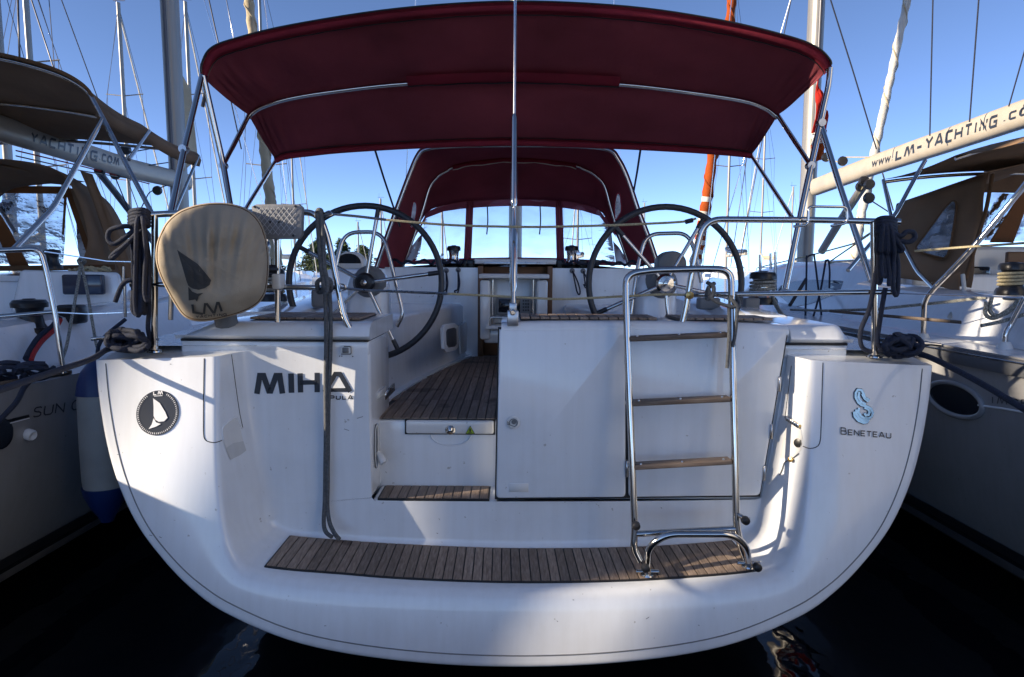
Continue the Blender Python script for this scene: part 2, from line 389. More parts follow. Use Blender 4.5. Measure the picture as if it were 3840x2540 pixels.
def bvh_of(objs):
    v, f = [], []
    for o in objs:
        k = len(v); v += [q.co.copy() for q in o.data.vertices]; f += [tuple(i+k for i in p.vertices) for p in o.data.polygons]
    return BVHTree.FromPolygons(v, f)
def decal(name, quads, fpx, tree, mat, parent, off=0.003, local=True, to_local=None):
    """quads in 2D -> fpx maps them to photo pixels -> a ray finds the surface; the print is real geometry lying there"""
    c = (HI @ CAM) if local else CAM
    key, verts, faces = {}, [], []
    for q in quads:
        idx = []
        for p in q:
            px, py = fpx(p[0], p[1]); kk = (round(px, 2), round(py, 2))
            if kk not in key:
                d = ray(px, py).normalized()
                if local: d = HI.to_3x3() @ d
                hit, nrm, _, _ = tree.ray_cast(c, d)
                if hit is None: idx = None; break
                if nrm.dot(d) > 0: nrm = -nrm
                key[kk] = len(verts); w = hit + nrm*off
                verts.append(w if to_local is None else to_local @ w)
            idx.append(key[kk])
        if idx and len(set(idx)) >= 3: faces.append(tuple(dict.fromkeys(idx)))
    return obj(name, verts, faces, mat, parent)
def affine(o, ex, ey): return lambda u, v: (o[0]+ex[0]*u+ey[0]*v, o[1]+ex[1]*u+ey[1]*v)
def fan(loop, rings=5):
    """polygon (2D loop) -> quads shrinking to its centre, so that it can follow a curved surface"""
    n = len(loop); c = (sum(p[0] for p in loop)/n, sum(p[1] for p in loop)/n); q = []
    L = lambda p, t: (c[0]+(p[0]-c[0])*t, c[1]+(p[1]-c[1])*t)
    for k in range(rings):
        t0, t1 = 1-k/rings, 1-(k+1)/rings
        for i in range(n):
            a, b = loop[i], loop[(i+1) % n]; q.append((L(a, t0), L(b, t0), L(b, t1), L(a, t1)))
    return q
# ================================================================== water
wv = [(-1500, -300, 0), (1500, -300, 0), (1500, 2500, 0), (-1500, 2500, 0)]
w = obj('water', wv, [(0, 1, 2, 3)], 'water'); w['kind'] = 'structure'

# ================================================================== the yacht in the middle
Y = empty('sailing_yacht', (0, 0, 0), 'white sailing yacht with maroon bimini and twin steering wheels, stern to the camera', 'sailboat')
Y.rotation_euler = (0, HEEL, 0)
MX = 1928.0
def Do(x, z): return 3.0 - 0.22*(1.52-z)/1.3 - 0.06*(1-(x/1.9)**2)
def onface(px, py):
    D = 2.9
    for _ in range(12):
        p = P(px, py, D); D = Do(p.x, p.z)
    return HI @ P(px, py, D)
def mir(v): return Vector((-v.x, v.y, v.z))
def both(left, rightpts=None):
    r = [mir(v) for v in left[:-1]][::-1] if rightpts is None else rightpts
    c = left[-1].copy(); c.x = 0 if rightpts is None else c.x
    return left[:-1] + [c] + r
Rpx = [(350, 1352), (362, 1490), (390, 1660), (432, 1810), (497, 1955), (583, 2078), (700, 2205), (850, 2313), (1130, 2425), (1500, 2488), (1925, 2511)]
L0px = [(815, 1337), (815, 1480), (816, 1660), (822, 1815), (838, 1960), (862, 2054), (896, 2114), (948, 2148), (1150, 2182), (1500, 2208), (1925, 2219)]
L3px = [(905, 1318), (922, 1500), (955, 1680), (988, 1843), (1000, 1915), (1018, 1962), (1045, 1985), (1100, 2003), (1250, 2022), (1500, 2041), (1925, 2056)]
BLpx = [(1378, 1308), (1382, 1490), (1388, 1680), (1393, 1850), (1395, 1866), (1398, 1871), (1402, 1874), (1408, 1876), (1450, 1878), (1600, 1880), (1925, 1881)]
BRpx = [(2300, 1880), (2600, 1877), (2810, 1874), (2838, 1872), (2848, 1869), (2856, 1862), (2860, 1842), (2893, 1680), (2928, 1480), (2960, 1318)]
DB = 3.12
loopR = both([onface(*p) for p in Rpx]); loop0 = both([onface(*p) for p in L0px])
loop3 = both([B(*p, DB) for p in L3px]); loopB = both([B(*p, DB) for p in BLpx], [B(*p, DB) for p in BRpx])
K = 6
cR, c0, c3, cB = cr(loopR, K), cr(loop0, K), cr(loop3, K), cr(loopB, K)
nC = len(cR); cols = []
for j in range(nC):
    a, b, c, d = cR[j], c0[j], c3[j], cB[j]
    h = a + Vector((0, 0.10, 0)); mid = a.lerp(b, 0.5); mid.y -= 0.012
    bottom = min(1, max(0, (abs(j-(nC-1)/2) < nC*0.27)))
    col = fil([h, a, mid, b, c, d], [0.030, 0.9, 0.026 if not bottom else 0.035, 0.06 if not bottom else 0.045], 6)
    cols.append(col)
nr = len(cols[0])
rows = [[cols[j][i] for j in range(nC)] for i in range(nr)]
transom = loft('transom', rows, 'gelcoat', Y, ang=70)
TT = bvh_of([transom])
# dark seam just inside the rounded rim
def on_transom(px, py, off=0.0):
    d = HI.to_3x3() @ ray(px, py).normalized(); h, n, _, _ = TT.ray_cast(HI @ CAM, d)
    if h is None: return B(px, py, DB)
    if n.dot(d) > 0: n = -n
    return h + n*off
seam = []
for j in range(nC):
    a, b = cR[j], c0[j]; t = (b-a).normalized(); p = a + t*0.056; seam.append(p)
sm = []
for p in seam:
    d = (p-(HI @ CAM)).normalized(); h, n, _, _ = TT.ray_cast(HI @ CAM, d); sm.append((h if h else p))
tube('rim_seam', sm, 0.0030, 'plastic_grey', Y, 6)
# hull behind the rim, and the shell forward to the bow
Hrow = [rows[0][j] for j in range(nC)]
st = []
for (yy, sx, dz, kb) in ((0.10, 1, 0, 0), (1.5, 1.07, -0.02, -0.05), (4, 1.13, 0.0, -0.18), (7, 1.02, 0.05, -0.2), (9.5, 0.70, 0.12, -0.1), (11.4, 0.30, 0.2, 0.1), (12.4, 0.02, 0.26, 0.4)):
    row = []
    for p in Hrow:
        t = (1.53-p.z)/1.3; row.append(Vector((p.x*sx, yy + (p.y-0.1)*0.5*(yy < 1), p.z + dz*(1-t) + kb*t)))
    st.append(row)
loft('hull', [Hrow]+st[1:], 'gelcoat', Y, ang=60)
# deck: side decks beside the cockpit and the foredeck
for s in (-1, 1):
    outer = [(1.83, 0.10), (1.93, 1.0), (2.02, 2.5), (2.09, 4), (2.06, 5.5), (1.87, 7), (1.32, 9.5), (0.58, 11.4), (0.05, 12.4)]
    v, f = [], []
    for (x, yy) in outer:
        inn = 1.18 if yy < 3.4 else 0.0
        zz = 1.515 if yy < 7 else 1.515+0.03*(yy-7)
        v += [Vector((s*x, yy, zz)), Vector((s*(x-0.03), yy, zz+0.025)), Vector((s*inn, yy, zz+0.03))]
    f = [(i*3+k, i*3+k+1, i*3+k+4, i*3+k+3) for i in range(len(outer)-1) for k in (0, 1)]
    sharp(obj('side_deck', v, f, 'gelcoat', Y, True), 40)
    # cap that closes the top of the transom wing
    col = cols[0] if s < 0 else cols[-1]
    v = [p for p in col] + [Vector((p.x if abs(p.x) < 1.83 else s*1.85, 0.42, 1.538)) for p in col]; n = len(col)
    obj('stern_deck', v, [(i, i+1, n+i+1, n+i) for i in range(n-1)], 'gelcoat', Y, True)
# ---- swim platform teak
bk = [on_transom(*p) for p in [(1088, 2012), (1250, 2027), (1500, 2044), (1925, 2060), (2350, 2056), (2600, 2043), (2742, 2030)]]
fr = [on_transom(*p) for p in [(994, 2128), (1250, 2152), (1500, 2172), (1925, 2187), (2350, 2181), (2600, 2166), (2842, 2142)]]
bk, fr = cr(bk, 10), cr(fr, 10)
def at_x(c, x):
    for a, b in zip(c, c[1:]):
        if min(a.x, b.x) <= x <= max(a.x, b.x) and abs(b.x-a.x) > 1e-9: return a.lerp(b, (x-a.x)/(b.x-a.x))
    return c[0] if x < c[0].x else c[-1]
def zdown(x, y, z0=1.0):
    h, n, _, _ = TT.ray_cast(Vector((x, y, z0)), Vector((0, 0, -1))); return h.z if h else 0.56
def planked(name, xf, xb, fy, by, fz, t_sheet, t_plank, gap, mat='teak'):
    """black caulking sheet that carries separate planks; xf, xb = plank borders along the front and the back edge"""
    e = 0.006; m = len(xf)
    pts = [(x + (-e if k == 0 else e if k == m-1 else 0), fy(x)-e, x, fy(x)) for k, x in enumerate(xf)] + [(x + (-e if k == 0 else e if k == m-1 else 0), by(x)+e, x, by(x)) for k, x in reversed(list(enumerate(xb)))]
    loop = [Vector((a, b, fz(c, d))) for a, b, c, d in pts]
    n = len(loop); v = [p+Vector((0, 0, t_sheet)) for p in loop] + [p-Vector((0, 0, 0.01)) for p in loop]
    f = [(i, i+1, n-2-i, n-1-i) for i in range(m-1)] + [(i, n+i, n+(i+1) % n, (i+1) % n) for i in range(n)]
    sheet = obj(name, v, f, 'caulk', Y)
    for k in range(m-1):
        q = [(xf[k]+gap/2, fy), (xf[k+1]-gap/2, fy), (xb[k+1]-gap/2, by), (xb[k]+gap/2, by)]; q = [(x, g(x)) for x, g in q]
        lo = [Vector((x, y, fz(x, y)+t_sheet*0.5)) for x, y in q]; hi = [Vector((x, y, fz(x, y)+t_plank)) for x, y in q]
        obj('plank', lo+hi, [(3, 2, 1, 0), (4, 5, 6, 7), (0, 1, 5, 4), (1, 2, 6, 5), (2, 3, 7, 6), (3, 0, 4, 7)], mat, sheet)
    return sheet
N = 50
lin = lambda a, b, n: [a+(b-a)*i/n for i in range(n+1)]
planked('swim_platform', lin(fr[0].x+0.003, fr[-1].x-0.003, N), lin(bk[0].x+0.003, bk[-1].x-0.003, N), lambda x: at_x(fr, x).y+0.004, lambda x: at_x(bk, x).y-0.004, lambda x, y: zdown(x, y), 0.006, 0.0095, 0.0055)
# ---- step, passage walls, cockpit sole
zt = B(1600, 1876, 3.12).z; XL, XR = B(1390, 1600, 3.12).x, B(1866, 1600, 3.12).x
ZS = 1.155
bx = lambda n, lo, hi, m, par=Y, bev=0.012, seg=3: bbox(n, lo, hi, m, par, bev, seg)
bx('boarding_tread', (XL+0.001, 0.124, zt-0.08), (XR-0.0, 0.36, zt), 'gelcoat', bev=0.014)
xs = [XL+0.032+(XR-XL-0.075)*i/12 for i in range(13)]
planked('boarding_step', xs, xs, lambda x: 0.128+0.004, lambda x: 0.31, lambda x, y: zt, 0.005, 0.009, 0.006)
bx('sole_riser', (XL-0.1, 0.335, zt-0.05), (XR+0.05, 0.42, ZS-0.004), 'gelcoat', bev=0.012)
# drawer front under the sole edge
dl, dr = B(1522, 1600, 3.31).x, B(1852, 1600, 3.31).x
zt0, zt1 = B(1700, 1628, 3.31).z, B(1700, 1578, 3.31).z
bx('drawer_gap', (dl-0.008, 0.322, zt0-0.007), (dr+0.006, 0.34, zt1+0.002), 'gasket', bev=0.004)
dw = bx('drawer_front', (dl, 0.306, zt0), (dr, 0.335, zt1), 'gelcoat_warm', bev=0.01)
c = B(1688, 1614, 3.30); lathe('latch', [(0.0, 0.0), (0.024, 0.0), (0.024, 0.006), (0.012, 0.018), (0.0, 0.02)], 'steel', dw, (c.x, 0.306, c.z), 'Y', 16)
c = B(1763, 1614, 3.30)
tri = [Vector((c.x+a, 0.3045, c.z+b)) for a, b in ((-0.022, -0.018), (0.022, -0.018), (0, 0.020))]
wt = prism('warning_sign', tri, (0, 0.002, 0), 'warn_yellow', dw)
mb = MB()
for a, b in (((-0.022, -0.018), (0.022, -0.018)), ((0.022, -0.018), (0, 0.02)), ((0, 0.02), (-0.022, -0.018))): mb.tube([(c.x+a[0], 0.3040, c.z+a[1]), (c.x+b[0], 0.3040, c.z+b[1])], 0.0014, 4)
mb.tube([(c.x, 0.3040, c.z-0.008), (c.x, 0.3040, c.z+0.008)], 0.004, 5); mb.tube([(c.x-0.009, 0.3040, c.z-0.012), (c.x+0.009, 0.3040, c.z-0.012)], 0.002, 4)
mb.build('sign_mark', 'plastic_black', dw)
# finger scoop under the drawer
mb = MB(); cc = B(1690, 1632, 3.32); mb.tube([(cc.x+0.1*math.cos(a), 0.332, cc.z-0.001+0.055*math.sin(a)) for a in [R(180+i*12) for i in range(16)]], 0.004, 6); mb.build('scoop_lip', 'gelcoat', Y)
# sole
def side_curve(y):   # inner edge of the cockpit seats (positive x)
    pts = [(0.34, 0.70), (0.75, 0.70), (1.2, 0.655), (1.6, 0.60), (2.1, 0.50), (2.66, 0.375), (3.0, 0.33)]
    for (a, xa), (b, xb) in zip(pts, pts[1:]):
        if a <= y <= b: return xa+(xb-xa)*(y-a)/(b-a)
    return 0.33
bx('sole_base', (-1.1, 0.36, ZS-0.08), (1.1, 3.2, ZS-0.003), 'gelcoat', bev=0.01)
sole = obj('cockpit_sole', [Vector((x, y, ZS+0.002)) for x, y in ((-0.7, 0.34), (0.7, 0.34), (0.7, 0.8), (0.35, 2.76), (-0.35, 2.76), (-0.7, 0.8))], [(0, 1, 2, 3, 4, 5)], 'caulk', Y)
pw = 0.0465
def plank_seg(x0, x1, ya, yb):
    lo = [Vector((x, y, ZS+0.0025)) for x, y in ((x0, ya[0]), (x1, ya[1]), (x1, yb[1]), (x0, yb[0]))]
    hi = [p+Vector((0, 0, 0.006)) for p in lo]
    obj('plank', lo+hi, [(3, 2, 1, 0), (4, 5, 6, 7), (0, 1, 5, 4), (1, 2, 6, 5), (2, 3, 7, 6), (3, 0, 4, 7)], 'teak', sole)
def ylim(x):         # how far forward a plank at x runs before it meets the seat curve
    y = 0.34
    while y < 2.74 and side_curve(y+0.02) > abs(x)+0.012: y += 0.02
    return y
for i in range(-15, 15):
    x0, x1 = i*pw+0.0028, (i+1)*pw-0.0028
    m = max(abs(x0), abs(x1)); e0, e1 = ylim(x0), ylim(x1)
    cuts = [0.332, 0.80, 1.62, 2.74]
    for a, b in zip(cuts, cuts[1:]):
        q0, q1 = min(b-0.003, e0), min(b-0.003, e1)
        if q0 > a+0.03 or q1 > a+0.03: plank_seg(x0, x1, (a+0.003*(a > 0.4), a+0.003*(a > 0.4)), (max(q0, a+0.01), max(q1, a+0.01)))
# the seats' fronts that frame the sole
ys = [0.76, 1.2, 1.6, 2.1, 2.66, 2.82]
for s in (-1, 1):
    v = []; prof = ((0.028, ZS-0.002), (0.028, ZS+0.012), (0.0, ZS+0.03))
    rows_ = []
    for y in [0.76+i*(2.82-0.76)/20 for i in range(21)]:
        x = side_curve(y)+0.05
        rows_.append([Vector((s*(x-0.055), y, ZS+0.0)), Vector((s*(x-0.055), y, ZS+0.014)), Vector((s*(x-0.01), y, ZS+0.016)), Vector((s*x, y, ZS+0.03)), Vector((s*(x+0.02), y, 1.50)), Vector((s*(x+0.022), y, 1.58)), Vector((s*(x+0.045), y, 1.605)), Vector((s*1.22, y, 1.612))])
    loft('cockpit_seat', rows_, 'gelcoat', Y, ang=50)
# ---- helm seats (the blocks left and right of the passage) and their lids
zl, zh = 1.572, 1.648
xo = -1.56
blkL = bx('helm_seat', (XL-0.46, 0.128, zt), (XL-0.0, 0.62, zl-0.006), 'gelcoat', bev=0.02)
pl = B(1375, 1330, 3.12)
def lid(s, xa, xb):
    xs_ = sorted((xa, xb)); y0, y1 = 0.098, 0.72
    pts = []
    prof = [(y0+0.018, zl), (y0, zl+0.018), (y0+0.012, zh-0.025), (y0+0.045, zh-0.002), (y0+0.09, zh+0.004), (y1, zh+0.006), (y1, zl)]
    rws = []
    x_out, x_in = (xa, xb)
    n = 10
    for i in range(n+1):
        t = i/n; x = x_out + (x_in-x_out)*t
        e = 0.16*max(0, 1-t*5)**1.3            # the outer end slopes down to the side deck
        rws.append([Vector((x, yy + (0.02*max(0, 1-t*5)), max(zl-0.002, zz - e*(zz > zl+0.02)*0.55))) for yy, zz in prof])
    o = loft('locker_lid', rws, 'gelcoat', Y, closed=True, caps=True, ang=50); return o
lidL = lid(-1, xo, XL+0.004)
bx('lid_gap', (xo+0.03, 0.112, zl-0.009), (XL-0.004, 0.5, zl+0.001), 'gasket', bev=0.002, seg=1)
bx('lid_base', (-1.535, 0.122, 1.50), (XL-0.002, 0.6, zl-0.004), 'gelcoat', bev=0.012)
lidR = lid(1, 1.56, B(2965, 1300, 3.1).x)
bx('lid_gap', (1.18, 0.112, zl-0.011), (1.53, 0.5, zl+0.001), 'gasket', bev=0.002, seg=1)
bx('lid_base', (1.19, 0.122, 1.50), (1.535, 0.6, zl-0.006), 'gelcoat', bev=0.012)
XD = B(2963, 1300, 3.1).x
# right block behind the doors, its top at seat height
blkR = bx('helm_seat', (XR+0.012, 0.128, zt), (1.30, 0.66, zh-0.004), 'gelcoat', bev=0.03)
# doors: outlines read off the photograph, 22 mm thick, round edges, black gasket behind
def door(name, px, D, t=0.03):
    loop = [B(a, b, D) for a, b in px]; cx = sum((p for p in loop), Vector())/len(loop)
    g = [cx+(p-cx)*1.0 + (p-cx).normalized()*0.010 for p in loop]
    prism('door_gasket', [p+Vector((0, 0.012, 0)) for p in g], (0, 0.02, 0), 'gasket', Y)
    return prism(name, fil(loop+[loop[0]], 0.02, 3)[:-1], (0, t, 0), 'gelcoat', Y, 0.009, 3)
d1 = door('transom_door', [(1872, 1236), (2346, 1232), (2347, 1866), (1860, 1870)], 3.085)
d2 = door('transom_door', [(2357, 1232), (2955, 1240), (2940, 1330), (2851, 1860), (2358, 1866)], 3.085)
# rolled top edge of the block above the doors
rl = cr([B(1880, 1222, 3.10), B(2100, 1218, 3.10), B(2500, 1219, 3.10), B(2800, 1226, 3.10), B(2955, 1234, 3.10)], 6)
rws = []
for p in rl: rws.append([Vector((p.x, p.y+a, p.z+b)) for a, b in ((-0.012, -0.028), (-0.014, -0.012), (-0.004, 0.006), (0.016, 0.014), (0.05, 0.016), (0.30, 0.016), (0.30, -0.03))])
loft('seat_top', rws, 'gelcoat', Y, caps=True, closed=True, ang=50)
c = B(1925, 1584, 3.085); lt = lathe('door_latch', [(0, 0.004), (0.030, 0.004), (0.030, 0.009), (0.026, 0.012), (0.021, 0.012), (0.02, 0.008), (0, 0.008)], 'plastic_white', d1, (c.x, c.y, c.z), 'Y', 28)
mb = MB(); mb.tube([(c.x+0.018*math.cos(a), c.y-0.0125, c.z+0.018*math.sin(a)) for a in [R(i*20-70) for i in range(15)]] + [(c.x-0.028, c.y-0.0125, c.z+0.006), (c.x-0.028, c.y-0.0125, c.z-0.006)], 0.0018, 5, True)
mb.build('latch_ring', 'plastic_grey', d1); lathe('latch_well', [(0, 0.0126), (0.011, 0.0126), (0.011, 0.013), (0, 0.013)], 'plastic_grey', d1, (c.x+0.002, c.y, c.z+0.004), 'Y', 16)
for (px, py) in ((2351, 1760), (2351, 1330)):
    p = B(px, py, 3.08); bx('hinge', (p.x-0.006, p.y-0.004, p.z-0.04), (p.x+0.006, p.y+0.03, p.z+0.04), 'steel_dull', d1, 0.002, 1)
for (px, py) in ((2924, 1440), (2893, 1620), (2867, 1775)):
    p = B(px, py, 3.08); bx('hinge', (p.x-0.006, p.y-0.004, p.z-0.035), (p.x+0.006, p.y+0.03, p.z+0.035), 'steel_dull', d2, 0.002, 1)
# faint square sticker low on the door
p = B(1945, 1830, 3.083); bx('door_sticker', (p.x-0.045, p.y-0.001, p.z-0.02), (p.x+0.045, p.y+0.004, p.z+0.02), 'plastic_white', d1, 0.001, 1)
# teak slats on the helm seats
def slats(xa, xb, ya, yb, z, n, skew=0.0):
    st = obj('seat_teak', [Vector((xa-0.005, ya-0.005, z+0.003)), Vector((xb+0.005, ya-0.005, z+0.003)), Vector((xb+0.005, yb+0.005, z+0.003)), Vector((xa-0.005, yb+0.005, z+0.003))], [(0, 1, 2, 3)], 'caulk', Y)
    w = (xb-xa)/n
    for i in range(n):
        a, b = xa+i*w+0.003, xa+(i+1)*w-0.003
        lo = [Vector((a, ya, z+0.003)), Vector((b, ya, z+0.003)), Vector((b+skew, yb, z+0.003)), Vector((a+skew, yb, z+0.003))]
        obj('slat', lo+[p+Vector((0, 0, 0.01)) for p in lo], [(3, 2, 1, 0), (4, 5, 6, 7), (0, 1, 5, 4), (1, 2, 6, 5), (2, 3, 7, 6), (3, 0, 4, 7)], 'teak', st)
zz = B(2300, 1219, 3.10).z+0.017
slats(B(1952, 1215, 3.16).x, B(2465, 1215, 3.16).x, 0.155, 0.40, zz, 14)
slats(B(2535, 1215, 3.16).x, B(2900, 1215, 3.16).x, 0.165, 0.40, zz, 10)
slats(B(960, 1205, 3.3).x, B(1365, 1205, 3.3).x, 0.22, 0.60, zh+0.006, 12)
# ---- coamings and outer cockpit mouldings
for s in (-1, 1):
    rws = []
    for i in range(13):
        y = 0.70+i*(3.15-0.70)/12; t = i/12; hz = 1.66+0.10*t
        rws.append([Vector((s*a, y, z)) for a, z in ((1.62, 1.53), (1.58, 1.56), (1.52, hz-0.03), (1.47, hz), (1.26, hz+0.005), (1.20, hz-0.02), (1.17, 1.58), (1.16, ZS))])
    loft('coaming', rws, 'gelcoat', Y, ang=50, caps=True)
# ================================================================== cockpit fittings of the yacht
def BP(pts, D=None): return [B(*p) if D is None else B(p[0], p[1], D) for p in pts]
# bulkhead, coachroof, companionway
zr = B(1600, 1003, 5.85).z
YB = 2.80
for s in (-1, 1):
    x0 = 0.27 if s < 0 else 0.30
    obj('bulkhead', [Vector(p) for p in ((s*1.2, YB, ZS-0.05), (s*x0, YB, ZS-0.05), (s*x0, YB, zr), (s*1.14, YB+0.02, zr))], [(0, 1, 2, 3)], 'gelcoat', Y)
rws = []
for (y, hw, zt_) in ((YB, 1.16, zr), (YB+1.2, 1.18, zr+0.02), (5.5, 1.15, zr+0.03), (7.5, 0.95, zr-0.03), (9.2, 0.6, 1.70), (9.8, 0.45, 1.60)):
    rws.append([Vector((-hw-0.14, y, 1.52)), Vector((-hw-0.03, y, zt_-0.07)), Vector((-hw+0.05, y, zt_-0.01)), Vector((-hw*0.5, y, zt_+0.03)), Vector((0, y, zt_+0.04)), Vector((hw*0.5, y, zt_+0.03)), Vector((hw-0.05, y, zt_-0.01)), Vector((hw+0.03, y, zt_-0.07)), Vector((hw+0.14, y, 1.52))])
loft('coachroof', rws, 'gelcoat', Y, ang=50)
bx('coaming_end', (-1.6, YB-0.02, 1.5), (-1.12, YB+0.4, zr-0.02), 'gelcoat', bev=0.05); bx('coaming_end', (1.12, YB-0.02, 1.5), (1.6, YB+0.4, zr-0.02), 'gelcoat', bev=0.05)
# companionway: dark wood surround, washboards and sliding hatch
cw = sub('companionway', Y)
bx('dark_interior', (-0.26, YB+0.06, ZS), (0.29, YB+0.10, zr+0.01), 'wood_dark', cw, 0.002, 1)
for x0, x1 in ((-0.30, -0.255), (0.285, 0.33)): bx('wood_post', (x0, YB-0.03, ZS), (x1, YB+0.05, zr+0.015), 'wood_dark', cw, 0.006)
bx('sliding_hatch', (-0.33, YB-0.02, zr+0.03), (0.36, YB+0.55, zr+0.075), 'gelcoat_warm', cw, 0.012)
bx('hatch_trim', (-0.25, YB-0.035, zr+0.028), (0.28, YB-0.02, zr+0.05), 'steel_dull', cw, 0.004)
# halyard tails hanging on the bulkhead
for (a, b) in (((1672, 1015), (1668, 1105)), ((1717, 1013), (1712, 1105)), ((2147, 1016), (2170, 1105)), ((2188, 1017), (2196, 1080))):
    p, q = B(*a, 5.76), B(*b, 5.76)
    m = (p+q)/2+Vector((0.02, -0.005, 0)); t = sub('line_tail', Y)
    lathe('grommet', [(0, 0), (0.022, 0), (0.022, 0.008), (0.008, 0.014), (0, 0.014)], 'plastic_grey', t, (p.x, YB-0.0, p.z), 'Y', 12)
    tube('line', cr([p, m, q+Vector((0.012, 0, 0.02)), q, q+Vector((-0.016, 0, 0.03)), m+Vector((-0.014, 0, -0.05)), p], 5), 0.006, 'rope_navy', t, 6)
# cockpit table with plotter pod
tb = sub('cockpit_table', Y)
DT = 5.0
def tq(name, a, b, D0, D1, mat, bev=0.006): p, q = B(*a, D0), B(*b, D0); return bx(name, (p.x, D0-3, q.z), (q.x, D1-3, p.z), mat, tb, bev)
tq('table_top', (1795, 1028), (2060, 1046), DT, DT+0.5, 'plastic_white', 0.008)
tq('console_back', (1832, 1044), (2022, 1215), DT+0.16, DT+0.20, 'gelcoat_warm', 0.01)
tq('console_cheek', (1800, 1050), (1838, 1275), DT+0.03, DT+0.30, 'gelcoat_warm', 0.02)
tq('console_cheek', (2012, 1050), (2052, 1275), DT+0.03, DT+0.30, 'gelcoat_warm', 0.02)
tq('tray', (1820, 1222), (2042, 1237), DT-0.03, DT+0.22, 'plastic_white', 0.006)
tq('pedestal_foot', (1815, 1232), (2040, 1290), DT+0.06, DT+0.24, 'gelcoat_grey', 0.02)
p = tq('chartplotter', (1862, 1112), (1990, 1184), DT+0.05, DT+0.12, 'plastic_grey', 0.008)
q0, q1 = B(1870, 1122, DT+0.05), B(1950, 1172, DT+0.05); bx('plotter_screen', (q0.x, DT-3+0.046, q1.z), (q1.x, DT-3+0.06, q0.z), 'screen', tb, 0.001, 1)
mb = MB()
for i in range(3):
    for j in range(4):
        c = B(1963+i*9, 1128+j*12, DT+0.047); mb.box((c.x, c.y, c.z), (0.011, 0.006, 0.013))
mb.build('plotter_keys', 'plastic_black', tb, False)
tube('table_rail', fil([B(1838, 1225, DT-0.02), B(1838, 1190, DT-0.02), B(2015, 1190, DT-0.02), B(2015, 1225, DT-0.02)], 0.02), 0.008, 'steel', tb, 8)
for px in (1848, 2000): tube('table_leg', [B(px, 1050, DT+0.06), B(px, 1225, DT+0.06)], 0.010, 'steel', tb, 8)
# locker hatch and flap in the left seat front
def seat_face(px, py, back=0.0):
    D = 4.9
    for _ in range(20):
        p = B(px, py, D); x = -(side_curve(D-3)+0.055+0.02*(p.z-ZS)/0.4); r = ray(px, py); D = x/(r.x/r.y) if abs(r.x) > 1e-6 else D
        D = min(max(D, 3.8), 5.8)
    return B(px, py, D-back)
lp = [(1660, 1232), (1668, 1218), (1706, 1212), (1716, 1222), (1718, 1300), (1708, 1314), (1674, 1322), (1664, 1308)]
lo = [seat_face(*q) for q in lp]; hz = prism('seat_hatch', [p+Vector((0.004, -0.012, 0)) for p in lo], (-0.02, 0.012, 0), 'plastic_white', Y, 0.004)
c = sum(lo, Vector())/len(lo); prism('hatch_opening', [c+(p-c)*0.68+Vector((0.006, -0.014, 0)) for p in lo], (-0.004, 0.002, 0), 'plastic_black', hz)
lo = [seat_face(*q) for q in [(1722, 1222), (1745, 1206), (1752, 1225), (1748, 1318), (1728, 1327)]]
fl = prism('extinguisher_cover', [p+Vector((0.005, -0.02, 0)) for p in lo], (-0.02, 0.03, 0), 'gelcoat_warm', Y, 0.005)
c = seat_face(1732, 1216); lathe('knob', [(0, 0), (0.02, 0), (0.02, 0.02), (0, 0.024)], 'plastic_black', fl, c+Vector((0.0, -0.03, 0)), 'Y', 14)
# steering wheels on their pedestals
def wheel(cx, cy, D, r, angs, hubmat):
    c = B(cx, cy, D); w = sub('steering_wheel', Y)
    tilt = Matrix.Rotation(R(-4), 3, 'X')
    pt = lambda a, rr, dy=0: c + tilt @ Vector((rr*math.cos(a), dy, rr*math.sin(a)))
    tube('rim', [pt(2*math.pi*i/64, r) for i in range(64)], 0.0185, 'leather', w, 12, True)
    for a in angs:
        a = R(a); tube('spoke', [pt(a, 0.03), pt(a, r-0.06)], 0.0115, 'steel', w, 10)
        tube('spoke_socket', [pt(a, r-0.075), pt(a, r-0.01)], 0.014, 'leather', w, 8)
    lathe('hub', [(0, -0.03), (0.05, -0.03), (0.058, -0.01), (0.058, 0.015), (0.045, 0.03), (0.02, 0.034), (0.018, 0.048), (0, 0.05)], hubmat, w, c, 'Y', 24)
    lathe('hub_nut', [(0, 0.0), (0.022, 0.0), (0.02, 0.014), (0, 0.018)], 'steel', w, c+Vector((0, -0.045, 0)), 'Y', 6)
    # pedestal
    pd = sub('pedestal', Y); y0 = c.y
    rws = []
    for (z, hw, ya, yb) in ((ZS, 0.15, 0.02, 0.42), (1.4, 0.135, 0.05, 0.38), (1.70, 0.125, 0.07, 0.33), (1.80, 0.12, 0.08, 0.31), (1.86, 0.10, 0.11, 0.28), (1.88, 0.05, 0.15, 0.24)):
        ring = []
        for k in range(24):
            a = 2*math.pi*k/24; cs, sn = math.cos(a), math.sin(a); e = 0.55
            ring.append(Vector((c.x-0.02 + hw*math.copysign(abs(cs)**e, cs), y0+(ya+yb)/2+(yb-ya)/2*math.copysign(abs(sn)**e, sn), z)))
        rws.append(ring)
    loft('pedestal_body', rws, 'gelcoat', pd, True, True, ang=50)
    lathe('wheel_boss', [(0, -0.08), (0.10, -0.08), (0.09, -0.02), (0.075, 0.0), (0, 0.0)], 'plastic_grey', pd, c+Vector((0, 0.05, 0)), 'Y', 24)
    return c, pd
cL, pdL = wheel(1370, 1060, 4.0, 0.446, (80, 8, -64, -136, 152), 'plastic_black')
cR_, pdR = wheel(2494, 1064, 4.0, 0.446, (60, 132, 204, 276, 348), 'steel')
